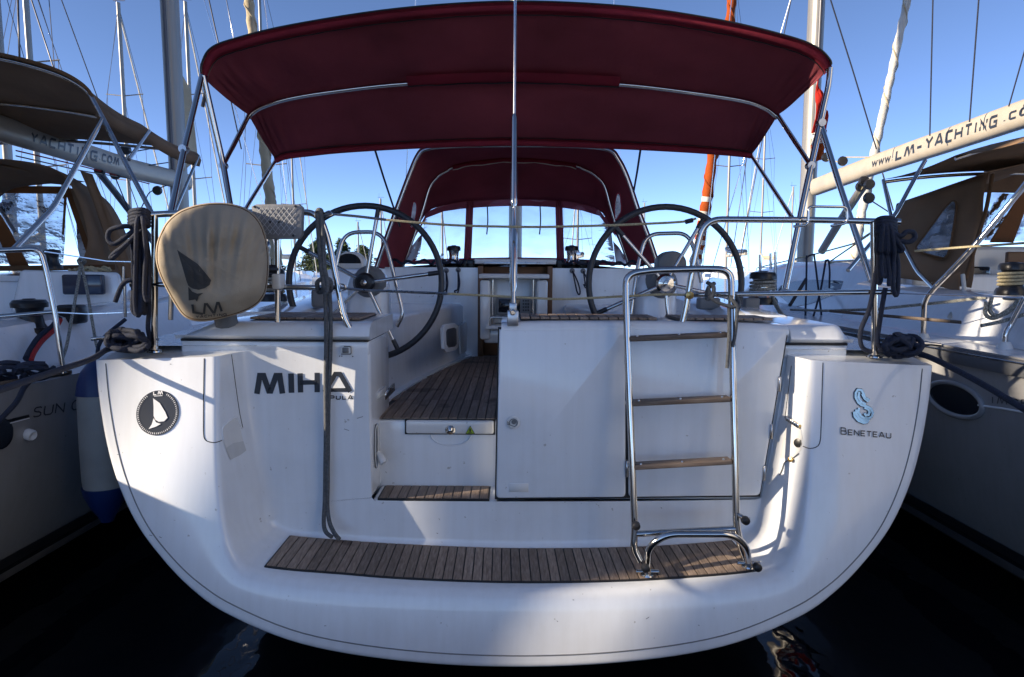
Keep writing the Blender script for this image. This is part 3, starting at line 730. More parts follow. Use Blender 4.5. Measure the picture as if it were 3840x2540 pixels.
# compass domes
for (px, py, pd, face) in ((1316, 992, pdL, True), (2515, 990, pdR, False)):
    c = B(px, py, 4.22); n = 16; hw, hh = 0.088, 0.078
    arch = [Vector((c.x+hw*math.cos(R(i*180/n)), c.y-0.05, c.z+hh*math.sin(R(i*180/n)))) for i in range(n+1)] + [Vector((c.x-hw, c.y-0.05, c.z-0.03)), Vector((c.x+hw, c.y-0.05, c.z-0.03))]
    prism('compass_hood', arch, (0, 0.13, 0), 'plastic_white' if face else 'plastic_grey', pd, 0.012, 3)
    if face:
        a2 = [Vector((c.x+0.074*math.cos(R(i*180/n)), c.y-0.054, c.z+0.006+0.06*math.sin(R(i*180/n)))) for i in range(n+1)]
        prism('compass_face', a2, (0, 0.006, 0), 'glass_dark', pd)
# stainless guards round the pedestals
tube('pedestal_guard', fil([B(1258, 1060, 4.12), B(1262, 985, 4.14), B(1290, 872, 4.2), B(1435, 870, 4.2), B(1470, 1000, 4.16), B(1512, 1180, 4.12), B(1488, 1225, 4.12)], [0.05, 0.09, 0.09, 0.2, 0.05], 8), 0.0125, 'steel', pdL, 10)
tube('pedestal_guard', fil([B(2360, 1230, 4.12), B(2385, 1030, 4.14), B(2420, 878, 4.2), B(2580, 874, 4.2), B(2612, 960, 4.16), B(2630, 1060, 4.12)], [0.3, 0.09, 0.09, 0.2], 8), 0.0125, 'steel', pdR, 10)
tube('pedestal_strut', [B(2500, 1090, 4.1), B(2502, 1190, 4.1)], 0.012, 'steel', pdR, 8)
mbx = sub('engine_panel', Y)
for (a, b) in (((1163, 1085), (1218, 1156)),):
    p, q = B(*a, 4.05), B(*b, 4.05); bbox('control_box', (p.x, 1.05, q.z), (q.x, 1.22, p.z), 'plastic_grey', mbx, 0.02, 3)
for (a, b) in (((2625, 1118), (2702, 1162)), ((2795, 1118), (2850, 1168))):
    p, q = B(*a, 4.15), B(*b, 4.15); bbox('instrument_cover', (p.x, 1.15, q.z), (q.x, 1.24, p.z), 'plastic_grey', Y, 0.012, 3)
# winches
def winch(name, c, r, h, parent, drum='steel', base='winch_black', rope=None):
    w = sub(name, parent)
    lathe('winch_base', [(0, 0), (r*1.25, 0), (r*1.25, h*0.12), (r*1.1, h*0.22), (0, h*0.22)], base, w, c, 'Z', 24)
    lathe('winch_drum', [(0, h*0.2), (r*1.0, h*0.2), (r*0.82, h*0.32), (r*0.74, h*0.5), (r*0.8, h*0.7), (r*0.9, h*0.78), (0, h*0.78)], drum, w, c, 'Z', 24)
    lathe('winch_top', [(0, h*0.76), (r*1.08, h*0.76), (r*1.1, h*0.88), (r*0.95, h*0.96), (r*0.4, h*0.98), (r*0.35, h), (0, h)], base, w, c, 'Z', 24)
    if rope:
        pts = [Vector((math.cos(a)*r*0.98, math.sin(a)*r*0.98, h*(0.28+0.42*i/60)))+Vector(c) for i, a in enumerate([i*0.42 for i in range(61)])]
        tube('winch_turns', pts, 0.009, rope, w, 6)
    return w
for px in (1702, 2143): winch('coachroof_winch', B(px, 998, 6.0)+Vector((0, 0, -0.02)), 0.055, 0.20, Y)
for (px, D) in ((2858, 4.3), (1020, 4.3)):
    c = B(px, 1120, D); c.z = 1.69; winch('primary_winch', c, 0.075, 0.21, Y, rope='rope_fleck')
for k, px in enumerate((1660, 1740, 1765, 2100, 2185, 2230)):
    c = B(px, 996, 6.05); bx('rope_clutch', (c.x-0.035, c.y-0.05, c.z-0.04), (c.x+0.035, c.y+0.1, c.z+0.05), 'plastic_black', Y, 0.012)
for s in (-1, 1):
    q = [Vector((s*(0.42+0.05*i+0.02*math.sin(i*5)), YB+0.05+0.03*math.sin(i*2.1), zr+0.045+0.02*math.sin(i*3.7+1))) for i in range(15)]
    tube('rope_tail', cr(q, 4), 0.012, 'rope_navy', Y, 6)
tube('jib_sheet', cr([B(2880, 1110, 4.3), B(2905, 1140, 4.2), B(2930, 1180, 4.1), B(2960, 1200, 3.8)], 6), 0.010, 'rope_fleck', Y, 6)
tube('jib_sheet', cr([B(2885, 1085, 4.3), B(2915, 1150, 4.15), B(2945, 1195, 3.9)], 6), 0.010, 'rope_fleck', Y, 6)
tube('jib_sheet', cr([B(2840, 1085, 4.35), B(2760, 1105, 5.0), B(2700, 1098, 6.5)], 6), 0.008, 'rope_fleck', Y, 6)

# ================================================================== backstay
bs = sub('backstay', Y)
b0 = B(1925, 1150, 3.10); up = Vector((0, 0.30, 1)).normalized()
pt = lambda s: b0+up*s
tube('stay_wire', [pt(0.3), pt(17.2)], 0.0075, 'chrome_wire', bs, 8)
tube('turnbuckle', [pt(0.48), pt(0.50), pt(0.52), pt(0.93), pt(0.95)], [0.010, 0.016, 0.014, 0.014, 0.009], 'steel', bs, 10)
tube('turnbuckle', [pt(0.06), pt(0.10), pt(0.12), pt(0.35), pt(0.37), pt(0.47)], [0.010, 0.018, 0.017, 0.017, 0.010, 0.009], 'steel', bs, 10)
tube('toggle', [pt(-0.02), pt(0.08)], 0.012, 'steel', bs, 8)
p, q = B(1902, 1165, 3.09), B(1944, 1222, 3.09)
bbox('chainplate', (p.x, 0.075, q.z), (q.x, 0.115, p.z), 'steel_dull', bs, 0.004, 2)
bbox('fork', (p.x+0.008, 0.085, p.z-0.01), (q.x-0.008, 0.105, p.z+0.035), 'steel_dull', bs, 0.004, 2)
c = B(1923, 1172, 3.06); lathe('clevis_pin', [(0, 0), (0.014, 0), (0.014, 0.02), (0.008, 0.026), (0, 0.026)], 'steel', bs, (c.x, 0.08, c.z), 'Y', 14)
# mast, boom, shrouds forward
ms = sub('mast', Y)
def mast_tube(name, base, top, rx, ry, mat, parent, n=14):
    rws = []
    for t in (0, 1):
        c = Vector(base).lerp(Vector(top), t); rws.append([c+Vector((rx*math.cos(2*math.pi*k/n), ry*math.sin(2*math.pi*k/n), 0)) for k in range(n)])
    return loft(name, rws, mat, parent, True, True, ang=50)
mast_tube('mast_tube', (0.03, 6.4, 1.6), (0.03, 6.2, 18.5), 0.09, 0.13, 'alu_mast', ms)
tube('boom', [(0.03, 6.2, 3.15), (0.03, 2.0, 3.30)], 0.10, 'alu_boom', ms, 12)
tube('lowered_sail', cr([(0.03, 6.1, 3.42), (0.03, 4.5, 3.44), (0.03, 2.2, 3.43)], 5), 0.11, 'maroon', ms, 10)
for s in (-1, 1):
    tube('shroud', [(s*1.55, 6.4, 1.56), (s*1.0, 6.3, 10), (0.03, 6.2, 18)], 0.006, 'chrome_wire', ms, 6)

# ================================================================== pushpit rails
pl_ = sub('pushpit', Y); pr_ = sub('pushpit', Y)
RR = 0.0145
tube('top_rail', fil([B(500, 806, 3.02), B(580, 805, 3.06), B(650, 801, 3.1), B(900, 797, 3.15), B(1195, 797, 3.15), B(1232, 900, 3.14), B(1290, 1190, 3.13), B(1318, 1243, 3.13)], [0.05, 0.3, 0.3, 0.07, 0.3, 0.05], 7), RR, 'steel', pl_, 12)
tube('mid_rail', fil([B(492, 1066, 3.02), B(580, 1067, 3.06), B(1060, 1078, 3.15), B(1262, 1080, 3.14)], 0.2), 0.0125, 'steel', pl_, 10)
tube('post', [B(580, 808, 3.06), B(580, 1312, 3.06)], RR, 'steel', pl_, 12)
tube('post', [B(1040, 880, 3.17), B(1042, 1215, 3.17)], 0.0135, 'steel', pl_, 10)
tube('post', [B(640, 1200, 3.3), B(645, 1000, 3.3)], 0.0125, 'steel', pl_, 10)
c = B(580, 1312, 3.06); lathe('post_foot', [(0, 0), (0.035, 0), (0.034, 0.006), (0.018, 0.012), (0.018, 0.03), (0, 0.03)], 'steel', pl_, (c.x, c.y, c.z-0.01), 'Z', 18)
c = B(1318, 1243, 3.13); lathe('foot_flange', [(0, 0), (0.03, 0), (0.028, 0.008), (0.016, 0.012), (0, 0.012)], 'steel', pl_, (c.x, c.y, c.z), Vector((0.5, -0.7, 0.5)), 16)
tube('top_rail', fil([B(3378, 833, 3.02), B(3275, 831, 3.06), B(3100, 826, 3.13), B(2640, 823, 3.13), B(2605, 960, 3.13), B(2570, 1170, 3.13), B(2552, 1240, 3.13)], [0.05, 0.3, 0.09, 0.3, 0.1], 8), RR, 'steel', pr_, 12)
tube('mid_rail', fil([B(3358, 1096, 3.02), B(3275, 1096, 3.06), B(2900, 1102, 3.14), B(2590, 1106, 3.13)], 0.2), 0.0125, 'steel', pr_, 10)
tube('post', [B(3276, 834, 3.06), B(3280, 1332, 3.06)], RR, 'steel', pr_, 12)
c = B(3280, 1332, 3.06); lathe('post_foot', [(0, 0), (0.035, 0), (0.034, 0.006), (0.018, 0.012), (0.018, 0.03), (0, 0.03)], 'steel', pr_, (c.x, c.y, c.z-0.01), 'Z', 18)
tube('rail_bracket', fil([B(2975, 850, 3.09), B(3030, 845, 3.08), B(3031, 775, 3.08), B(3176, 777, 3.08), B(3176, 838, 3.08), B(3115, 848, 3.09)], 0.02), 0.006, 'steel', pr_, 8)
c = B(2585, 1108, 3.11); lathe('rail_end_cap', [(0, 0), (0.018, 0), (0.018, 0.012), (0, 0.016)], 'brass', pr_, c, 'Y', 12)
for (px, py, D) in ((500, 806, 3.02), (492, 1066, 3.02)): c = B(px, py, D); lathe('rail_ring', [(0, 0), (0.017, 0), (0.019, 0.01), (0, 0.016)], 'steel', pl_, c, 'X', 12)
# clamp pad for the outboard engine
pd_ = [B(a, b, 3.06) for a, b in ((940, 775), (960, 766), (1120, 766), (1134, 778), (1132, 880), (1120, 896), (990, 897), (970, 885))]
pad = prism('outboard_pad', pd_, (0, 0.035, 0), 'pad_grey', pl_, 0.006)
mb = MB()
for i in range(-5, 12):
    for sgn in (1, -1):
        pts = []
        for t in range(0, 40):
            u = 958+t*4.2; v = 775 + ((u-958)*sgn*1.25 + i*26 + (0 if sgn > 0 else 110))
            if 962 <= u <= 1112 and 776 <= v <= 884: pts.append(B(u, v, 3.056))
        if len(pts) > 1: mb.tube([pts[0], pts[-1]], 0.0013, 4)
mb.build('pad_lattice', 'pad_line', pl_)
for (u, v) in ((955, 776), (1108, 774), (1100, 884), (1014, 833), (1046, 834)):
    c = B(u, v, 3.058); lathe('pad_bolt', [(0, 0), (0.006, 0), (0.005, 0.004), (0, 0.005)], 'plastic_black', pl_, c, 'Y', 8)
# gate lines between the rails
for (a, pts, m) in (('gate_line', [(1205, 800), (1340, 812), (1480, 828), (1700, 845), (1925, 851), (2080, 851), (2300, 845), (2420, 840), (2560, 832), (2610, 820)], 'rope_cream'),
                    ('gate_line', [(1275, 1080), (1380, 1090), (1500, 1094), (1800, 1108), (2000, 1118), (2120, 1122), (2330, 1112), (2480, 1105), (2580, 1107)], 'rope_cream')):
    g = sub(a, Y); c = cr(BP(pts, 3.12), 5)
    tube('line', c, 0.0055, m, g, 6)
    tube('snap_hook', fil(BP([(1190, 812), (1235, 790), (1250, 805), (1200, 822)] if pts[0][1] < 900 else [(1272, 1065), (1292, 1068), (1298, 1085), (1275, 1095)], 3.11), 0.01), 0.004, 'steel', g, 6, True)
    k = 5 if pts[0][1] < 900 else 7
    tube('wire_end', c[:k*2], 0.0062, 'steel_dull', g, 6)
    tube('rope_splice', [B(2570, pts[-2][1]+1, 3.12), B(2598, pts[-1][1]+6, 3.12)], 0.011, 'rope_navy', g, 6)

# ================================================================== boarding ladder (folded up)
ld = sub('boarding_ladder', Y)
def lad(px, py):     # the ladder leans from the platform up towards the seat block
    t = (py-1010)/(2000-1010); return B(px, py, 3.045-0.16*t)
tube('ladder_rail', fil([lad(2400, 2105), lad(2375, 2055), lad(2380, 1990), lad(2370, 1700), lad(2351, 1260), lad(2345, 1030), lad(2440, 1014), lad(2640, 1008), lad(2742, 1012), lad(2745, 1280), lad(2756, 1700), lad(2761, 1970), lad(2775, 2040), lad(2795, 2095)], [0.03, 0.1, 0.2, 0.2, 0.10, 0.1, 0.1, 0.10, 0.2, 0.2, 0.05, 0.02], 8), 0.0155, 'steel', ld, 12)
for (xa, ya, xb, yb) in ((2360, 1272, 2732, 1256), (2366, 1514, 2737, 1497), (2374, 1752, 2742, 1731)):
    a, b = lad(xa, ya), lad(xb, yb)
    st = hexa('ladder_step', [a+Vector((0, -0.015, -0.011)), b+Vector((0, -0.015, -0.011)), b+Vector((0, -0.015, 0.010)), a+Vector((0, -0.015, 0.010)), a+Vector((0, 0.05, -0.011)), b+Vector((0, 0.05, -0.011)), b+Vector((0, 0.05, 0.010)), a+Vector((0, 0.05, 0.010))], 'teak_x', ld, 0.004)
    for t in (0.08, 0.5, 0.92):
        c = a.lerp(b, t); lathe('step_screw', [(0, 0), (0.006, 0), (0.005, 0.005), (0, 0.006)], 'steel_dull', st, c+Vector((0, 0.0, 0.010)), 'Z', 8)
    tube('step_tube', [a+Vector((-0.02, 0.02, 0)), b+Vector((0.02, 0.02, 0))], 0.0095, 'steel', ld, 8)
tube('ladder_crossbar', [lad(2380, 2003), lad(2758, 1983)], 0.0135, 'steel', ld, 10)
fo = [B(2428, 2122, 2.87), B(2432, 2050, 2.83), B(2500, 2003, 2.81), B(2745, 2003, 2.81), B(2800, 2050, 2.83), B(2806, 2125, 2.88)]
fo[0].z = zdown(fo[0].x, fo[0].y)+0.012; fo[-1].z = zdown(fo[-1].x, fo[-1].y)+0.012
tube('ladder_hoop', fil(fo, 0.09, 8), 0.0155, 'steel', ld, 12)
for p in (fo[0], fo[-1]):
    tube('hinge_bolt', [p+Vector((-0.05, 0, 0.012)), p+Vector((0.05, 0, 0.012))], 0.009, 'steel', ld, 8)
    lathe('base_plate', [(0, 0), (0.032, 0), (0.03, 0.006), (0, 0.008)], 'steel', ld, p+Vector((0, 0, -0.003)), 'Z', 16)
for (px, py, dx) in ((2377, 1955, 0.0), (2780, 1936, 0.03), (2412, 2112, 0.0), (2824, 2108, 0.02)):
    c = lad(px, py)+Vector((0, -0.035, 0)); lathe('rubber_foot', [(0, 0), (0.016, 0.002), (0.019, 0.012), (0.017, 0.03), (0.012, 0.034), (0, 0.034)], 'rubber', ld, c, 'Y', 14)
tube('foot_stub', [lad(2758, 1925), lad(2780, 1936)+Vector((0, -0.02, 0))], 0.011, 'steel', ld, 8)
# grey lashing that ties the ladder to the rail
ls = sub('ladder_lashing', Y)
tube('line', cr([lad(2650, 1075)+Vector((0, -0.02, 0)), lad(2665, 1120)+Vector((0, -0.03, 0)), lad(2700, 1140)+Vector((0, -0.03, 0)), lad(2745, 1150)+Vector((0, -0.03, 0)), lad(2768, 1140)+Vector((0, -0.02, 0)), lad(2760, 1105)+Vector((0, 0.02, 0)), lad(2735, 1120)+Vector((0, -0.025, 0)), lad(2755, 1150)+Vector((0, -0.03, 0)), lad(2752, 1240)+Vector((0, -0.02, 0)), lad(2742, 1300)+Vector((0, -0.02, 0))], 6), 0.008, 'rope_grey', ls, 8)
tube('line_end', cr([lad(2728, 1140)+Vector((0, -0.02, 0)), lad(2726, 1250)+Vector((0, -0.03, 0)), lad(2718, 1378)+Vector((0, -0.03, 0))], 6), 0.008, 'rope_grey', ls, 8)
tube('line_knot', cr([lad(2652, 1060), lad(2668, 1075)+Vector((0, -0.03, 0)), lad(2664, 1110)+Vector((0, -0.03, 0)), lad(2650, 1120), lad(2662, 1085)+Vector((0, 0.03, 0)), lad(2680, 1062)], 6), 0.009, 'rope_grey', ls, 8)

# ================================================================== bimini
bi = sub('bimini', Y)
aft = [(757, 285), (757, 245), (790, 185), (880, 148), (1100, 95), (1500, 34), (1925, 8), (2350, 27), (2700, 78), (2960, 140), (3065, 182), (3110, 225), (3116, 250)]
mid = [(932, 430), (945, 412), (985, 388), (1080, 358), (1250, 330), (1530, 300), (1925, 286), (2320, 303), (2600, 335), (2790, 365), (2868, 392), (2905, 418), (2916, 432)]
fwd = [(1035, 600), (1048, 592), (1080, 581), (1160, 571), (1300, 557), (1600, 540), (1925, 531), (2300, 543), (2560, 556), (2700, 566), (2775, 573), (2802, 577), (2816, 581)]
DA, DM, DF = 3.66, 4.28, 4.84
cA, cM, cF = cr(BP(aft, DA), 6), cr(BP(mid, DM), 6), cr(BP(fwd, DF), 6)
rws = []
def fold(p, j, n, t): return p
for (ca, cb, n, last) in ((cA, cM, 14, False), (cM, cF, 14, True)):
    for i in range(n + (1 if last else 0)):
        t = i/n; row = []
        for j in range(len(ca)):
            p = ca[j].lerp(cb[j], t); m = len(ca); u = j/(m-1)
            edge = min(u, 1-u)
            s = math.sin(math.pi*t)
            p.z += -0.018*s + (0.004*math.sin(u*19+t*3)+0.003*math.sin(u*43-t*7)+0.002*math.sin(u*90+t*4))*s
            # soft drag folds near the forward corners
            fw = math.exp(-((edge-0.13)/0.10)**2)*s*(0.016 if last else 0.009)
            p.z += fw*math.sin(edge*150 + t*5)
            row.append(p)
        rws.append(row)
loft('canopy', rws, 'maroon', bi, ang=180, thick=0.0025)
def band(name, ca, cb, t0, t1, dz, mat, j0=0, j1=None, n=2):
    j1 = len(ca) if j1 is None else j1; r = []
    for i in range(n+1):
        t = t0+(t1-t0)*i/n; r.append([ca[j].lerp(cb[j], t)+Vector((0, 0, dz - 0.018*math.sin(math.pi*t))) for j in range(j0, j1)])
    return loft(name, r, mat, bi, ang=180)
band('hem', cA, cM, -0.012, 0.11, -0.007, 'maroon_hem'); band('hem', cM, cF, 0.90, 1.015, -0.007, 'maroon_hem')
jm = len(cM); ja = min(range(jm), key=lambda j: abs(cM[j].x-B(1535, 300, DM).x)); jb = min(range(jm), key=lambda j: abs(cM[j].x-B(2312, 300, DM).x))
rws = []
for j in range(ja, jb+1):
    p = cM[j]; rws.append([p+Vector((0, a, b)) for a, b in ((-0.09, -0.003), (-0.03, -0.03), (0, -0.042), (0.03, -0.034), (0.06, -0.006))])
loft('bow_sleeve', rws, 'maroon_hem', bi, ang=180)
tube('zip', [cM[j]+Vector((0, -0.012, -0.043+0.003*math.sin(j*2.3))) for j in range(ja, jb+1)], 0.004, 'plastic_black', bi, 5)
tube('zip', [cM[j].lerp(cF[j], 0.965)+Vector((0, 0, -0.014+0.002*math.sin(j*1.9))) for j in range(14, jm-10)], 0.0035, 'plastic_black', bi, 5)
for (ca, cb, t, dz) in ((cA, cM, 0.112, -0.011), (cM, cF, 0.895, -0.011)):     # stitched hem seams
    tube('hem_stitching', [ca[j].lerp(cb[j], t)+Vector((0, 0, dz-0.018*math.sin(math.pi*t)+0.0015*math.sin(j*2.7))) for j in range(3, len(ca)-3)], 0.0028, 'plastic_black', bi, 5)
tube('edge_piping', [p+Vector((0, -0.004, 0.001)) for p in cA[2:-2]], 0.006, 'plastic_black', bi, 6)
tube('bow', [p+Vector((0, 0.0, -0.022)) for p in cM], 0.0135, 'steel', bi, 10)
for (q, dy) in ((cA, 0.03), (cF, -0.03)):      # the end bows run inside their hem pockets
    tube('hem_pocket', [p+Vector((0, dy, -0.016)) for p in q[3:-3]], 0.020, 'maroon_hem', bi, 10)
    tube('bow', [p+Vector((0, dy, -0.016)) for p in q], 0.0135, 'steel', bi, 10)
def leg(pts, r=0.0135): tube('frame_leg', fil([B(*p) for p in pts], 0.08), r, 'steel', bi, 10)
leg([(757, 285, 3.66), (690, 560, 3.4), (640, 800, 3.16)], 0.0145)
leg([(762, 285, 3.66), (838, 620, 3.72), (868, 795, 3.6)], 0.0155)
leg([(760, 400, 3.72), (775, 330, 3.68)], 0.010)
leg([(934, 430, 4.28), (838, 620, 3.74)]); leg([(1035, 602, 4.84), (930, 770, 4.1), (905, 820, 3.9)])
leg([(3114, 255, 3.66), (3108, 320, 3.66), (3076, 462, 3.62), (3020, 720, 3.5), (2945, 1085, 3.35)], 0.0155)
leg([(3078, 470, 3.62), (3150, 700, 3.4), (3268, 1055, 3.12)], 0.0145)
leg([(2916, 432, 4.28), (3040, 622, 3.56)]); leg([(2816, 583, 4.84), (2968, 815, 3.7)])
for q in ((838, 622, 3.72), (3078, 462, 3.61), (3038, 622, 3.55), (690, 560, 3.4)): lathe('frame_joint', [(0, -0.02), (0.02, -0.02), (0.02, 0.02), (0, 0.02)], 'steel_dull', bi, B(*q), 'Y', 10)
for pts in ([(1405, 558, 4.84), (1440, 670, 5.1), (1500, 850, 5.5)], [(2402, 560, 4.84), (2390, 640, 5.1), (2376, 720, 5.5)]): tube('tie_strap', [B(*p) for p in pts], 0.008, 'plastic_black', bi, 5)
# ================================================================== sprayhood
sp = sub('sprayhood', Y)
a1 = [(1402, 1005), (1440, 892), (1485, 765), (1530, 645), (1560, 578), (1590, 553), (1680, 543), (1925, 538), (2180, 543), (2290, 556), (2325, 590), (2360, 660), (2400, 780), (2440, 885), (2474, 985)]
a2 = [(1500, 1003), (1545, 880), (1578, 780), (1602, 700), (1625, 665), (1660, 638), (1740, 610), (1925, 592), (2115, 606), (2205, 630), (2245, 655), (2275, 690), (2298, 770), (2330, 880), (2370, 995)]
a3 = [(1512, 1000), (1538, 920), (1562, 862), (1585, 820), (1605, 795), (1640, 777), (1740, 758), (1925, 748), (2120, 756), (2215, 775), (2255, 795), (2275, 820), (2298, 860), (2325, 915), (2352, 996)]
E1, E2, E3 = 5.62, 6.15, 6.85
q1, q2, q3 = cr(BP(a1, E1), 5), cr(BP(a2, E2), 5), cr(BP(a3, E3), 5)
rws = []
for (ca, cb, n, last) in ((q1, q2, 7, False), (q2, q3, 7, True)):
    for i in range(n+(1 if last else 0)):
        t = i/n; rws.append([ca[j].lerp(cb[j], t)+Vector((0, 0, -0.012*math.sin(math.pi*t)+0.006*math.sin(j*0.9+i)*math.sin(math.pi*t))) for j in range(len(ca))])
loft('canopy', rws, 'maroon', sp, ang=180, thick=0.0025)
for (q, r_, k) in ((q1, 0.012, 0), (q2, 0.012, 0)):
    tube('bow', [p+Vector((0, 0.0, -0.018)) + Vector((0.018 if p.x < 0 else -0.018, 0, 0))*(abs(p.x) > 0.6) for p in q], r_, 'steel', sp, 8)
nq = len(q2); ja, jb = 28, nq-28
tube('bow_sleeve', [q2[j]+Vector((0, 0, -0.022+0.003*math.sin(j*1.7))) for j in range(ja, jb)], 0.022, 'maroon_hem', sp, 8)
tube('sleeve_piping', [q2[j]+Vector((0, -0.012, -0.042+0.006*math.sin(j*1.9))) for j in range(ja, jb)], 0.004, 'sail_white', sp, 5)
# front: three clear panes between maroon straps
base = cr(BP([(1512, 1004), (1545, 1002), (1600, 998), (1640, 996), (1700, 993), (1766, 990), (1850, 989), (1925, 988), (2010, 989), (2090, 990), (2150, 993), (2210, 996), (2255, 998), (2310, 1001), (2352, 1004)], 7.25), 5)
base = [Vector((p.x, p.y, max(p.z, zr+0.035))) for p in base]
def pane(name, xa, xb, mat, t0=0.0, t1=1.0, out=0.0, n=6):
    tp = [p for p in q3 if True]
    r = []
    for i in range(n+1):
        t = t0+(t1-t0)*i/n; row = []
        for k in range(13):
            x = xa+(xb-xa)*k/12; A = at_x(q3, x); Bq = at_x(base, x*1.12); p = A.lerp(Bq, t); p.y -= out; p.y += 0.012*math.sin(k*1.1+i*0.6); row.append(p)
        r.append(row)
    return loft(name, r, mat, sp, ang=180)
xl = lambda px: B(px, 870, 7.0).x
pane('window', xl(1600), xl(1756), 'vinyl'); pane('window', xl(1776), xl(2080), 'vinyl'); pane('window', xl(2100), xl(2282), 'vinyl')
for px in (1766, 2090): pane('window_strap', xl(px)-0.036, xl(px)+0.036, 'maroon', out=0.02)
pane('window_border', xl(1545), xl(2300), 'maroon', -0.02, 0.10, 0.006); pane('window_border', xl(1560), xl(2300), 'maroon', 0.90, 1.0, 0.012)
pane('window', xl(1525), xl(1598), 'vinyl', 0.35, 1.0); pane('window', xl(2284), xl(2340), 'vinyl', 0.35, 1.0)
for px, y2 in ((1827, 880), (2025, 880)): tube('roll_tie', cr([B(px, 772, 6.8), B(px+2, 830, 6.8), B(px-2, y2, 6.8)], 4), 0.007, 'plastic_black', sp, 5)
# oval windows in the side panels
for s, pts in ((-1, [(1548, 752), (1558, 745), (1566, 760), (1564, 800), (1553, 845), (1543, 868), (1535, 860), (1538, 810)]), (1, [(2304, 752), (2314, 716), (2328, 722), (2334, 790), (2322, 818), (2306, 838), (2302, 800)])):
    lp = [B(a, b, 5.56) for a, b in pts]; c = sum(lp, Vector())/len(lp); lp = [c+(p-c)*0.8 for p in lp]; prism('side_window', cr(lp, 3, True), (0, 0.006, 0), 'vinyl_old', sp); tube('window_piping', cr(lp, 3, True), 0.005, 'maroon_hem', sp, 5, True)
# ================================================================== writing, emblems and small fittings on the transom
def circ(cx, cy, rx, ry, n=32, rot=0): return [(cx+rx*math.cos(2*math.pi*i/n)*math.cos(rot)-ry*math.sin(2*math.pi*i/n)*math.sin(rot), cy+rx*math.cos(2*math.pi*i/n)*math.sin(rot)+ry*math.sin(2*math.pi*i/n)*math.cos(rot)) for i in range(n)]
idm = lambda u, v: (u, v)
# boat name: heavy letters, each stroke in photo pixels (y down)
def strokes(pls, w, step=12):
    q = []
    for pl in pls: q += ribbon(pl, w, step)
    return q
nm = strokes([[(964, 1477), (975, 1409), (989, 1409), (1009, 1466), (1016, 1466), (1036, 1409), (1050, 1409), (1060, 1476)]], 21)
nm += strokes([[(1092, 1401), (1094, 1473)]], 21)
nm += strokes([[(1126, 1400), (1128, 1472)], [(1190, 1398), (1190, 1471)]], 20) + strokes([[(1126, 1435), (1190, 1434)]], 17)
nm += strokes([[(1218, 1471), (1258, 1403), (1276, 1403), (1314, 1469)]], 17) + strokes([[(1238, 1463), (1308, 1462)]], 14)
decal('name_lettering', nm, idm, TT, 'decal_dark', Y, 0.003)
pu, wd = word('PULA', 17, 4.2, 9)
decal('port_lettering', pu, affine((1239, 1499.5), (84/wd, -0.6/84), (0, -1)), TT, 'decal_dark', Y, 0.003)
# chrome maker's lettering and seahorse on the right wing
be, wd = word('BENETEAU', 22, 4.0, 9, [1.25]+[1]*7)
decal('maker_lettering', be, affine((3152, 1630), (186/wd, 15/wd), (0, -1)), TT, 'decal_dark', Y, 0.005)
sea = [[(3258, 1502), (3240, 1492), (3236, 1478), (3228, 1464), (3214, 1462), (3206, 1474), (3206, 1492), (3216, 1510), (3228, 1520), (3246, 1524), (3262, 1532), (3270, 1548), (3266, 1562), (3254, 1570), (3240, 1568)],
       [(3219, 1470), (3216, 1490), (3226, 1508), (3244, 1516)], [(3230, 1478), (3240, 1496), (3254, 1506)],
       [(3238, 1530), (3252, 1534), (3258, 1546), (3254, 1556), (3244, 1558), (3238, 1550)],
       [(3218, 1530), (3216, 1546), (3226, 1562), (3242, 1570), (3258, 1572)], [(3208, 1536), (3208, 1552), (3220, 1570), (3238, 1578), (3256, 1578)], [(3199, 1544), (3202, 1562), (3216, 1578), (3236, 1586), (3252, 1583)]]
decal('seahorse_outline', strokes(sea, 13, 6), idm, TT, 'decal_dark', Y, 0.003)
decal('seahorse_emblem', strokes(sea, 8.5, 6), idm, TT, 'chrome_blue', Y, 0.007)
# round sticker on the left wing
st_ = decal('round_sticker', fan(circ(592, 1549, 86, 78, 40, R(-62)), 6), idm, TT, 'decal_dark', Y, 0.003)
sail = [(577, 1494), (602, 1512), (622, 1545), (631, 1567), (618, 1580), (598, 1582), (585, 1574), (579, 1560), (579, 1525)]
decal('sail_mark', fan(sail, 3), idm, TT, 'decal_white', Y, 0.006)
decal('sail_mark', fan([(579, 1568), (588, 1584), (606, 1590), (588, 1600), (560, 1609), (572, 1592)], 3), idm, TT, 'decal_white', Y, 0.006)
lm, wd = word('LM', 15, 4.0, 7); decal('sticker_lettering', lm, affine((579, 1483), (33/wd, -2/wd), (0, -1)), TT, 'decal_white', Y, 0.006)
decal('sticker_bar', strokes([[(581, 1486), (612, 1484)]], 2.4), idm, TT, 'decal_white', Y, 0.006)
tk = []
for i in range(64):
    a = R(-62)+2*math.pi*i/64
    def el(k): return (592+86*k*math.cos(a)*math.cos(R(-62))-78*k*math.sin(a)*math.sin(R(-62)), 1549+86*k*math.cos(a)*math.sin(R(-62))+78*k*math.sin(a)*math.cos(R(-62)))
    p0, p1 = el(0.87), el(0.95)
    if p0[1] < 1486 and 560 < p0[0] < 622: continue
    tk += ribbon([p0, p1], 1.6+random.random()*1.3, 10)
decal('ring_lettering', tk, idm, TT, 'decal_white', Y, 0.006)
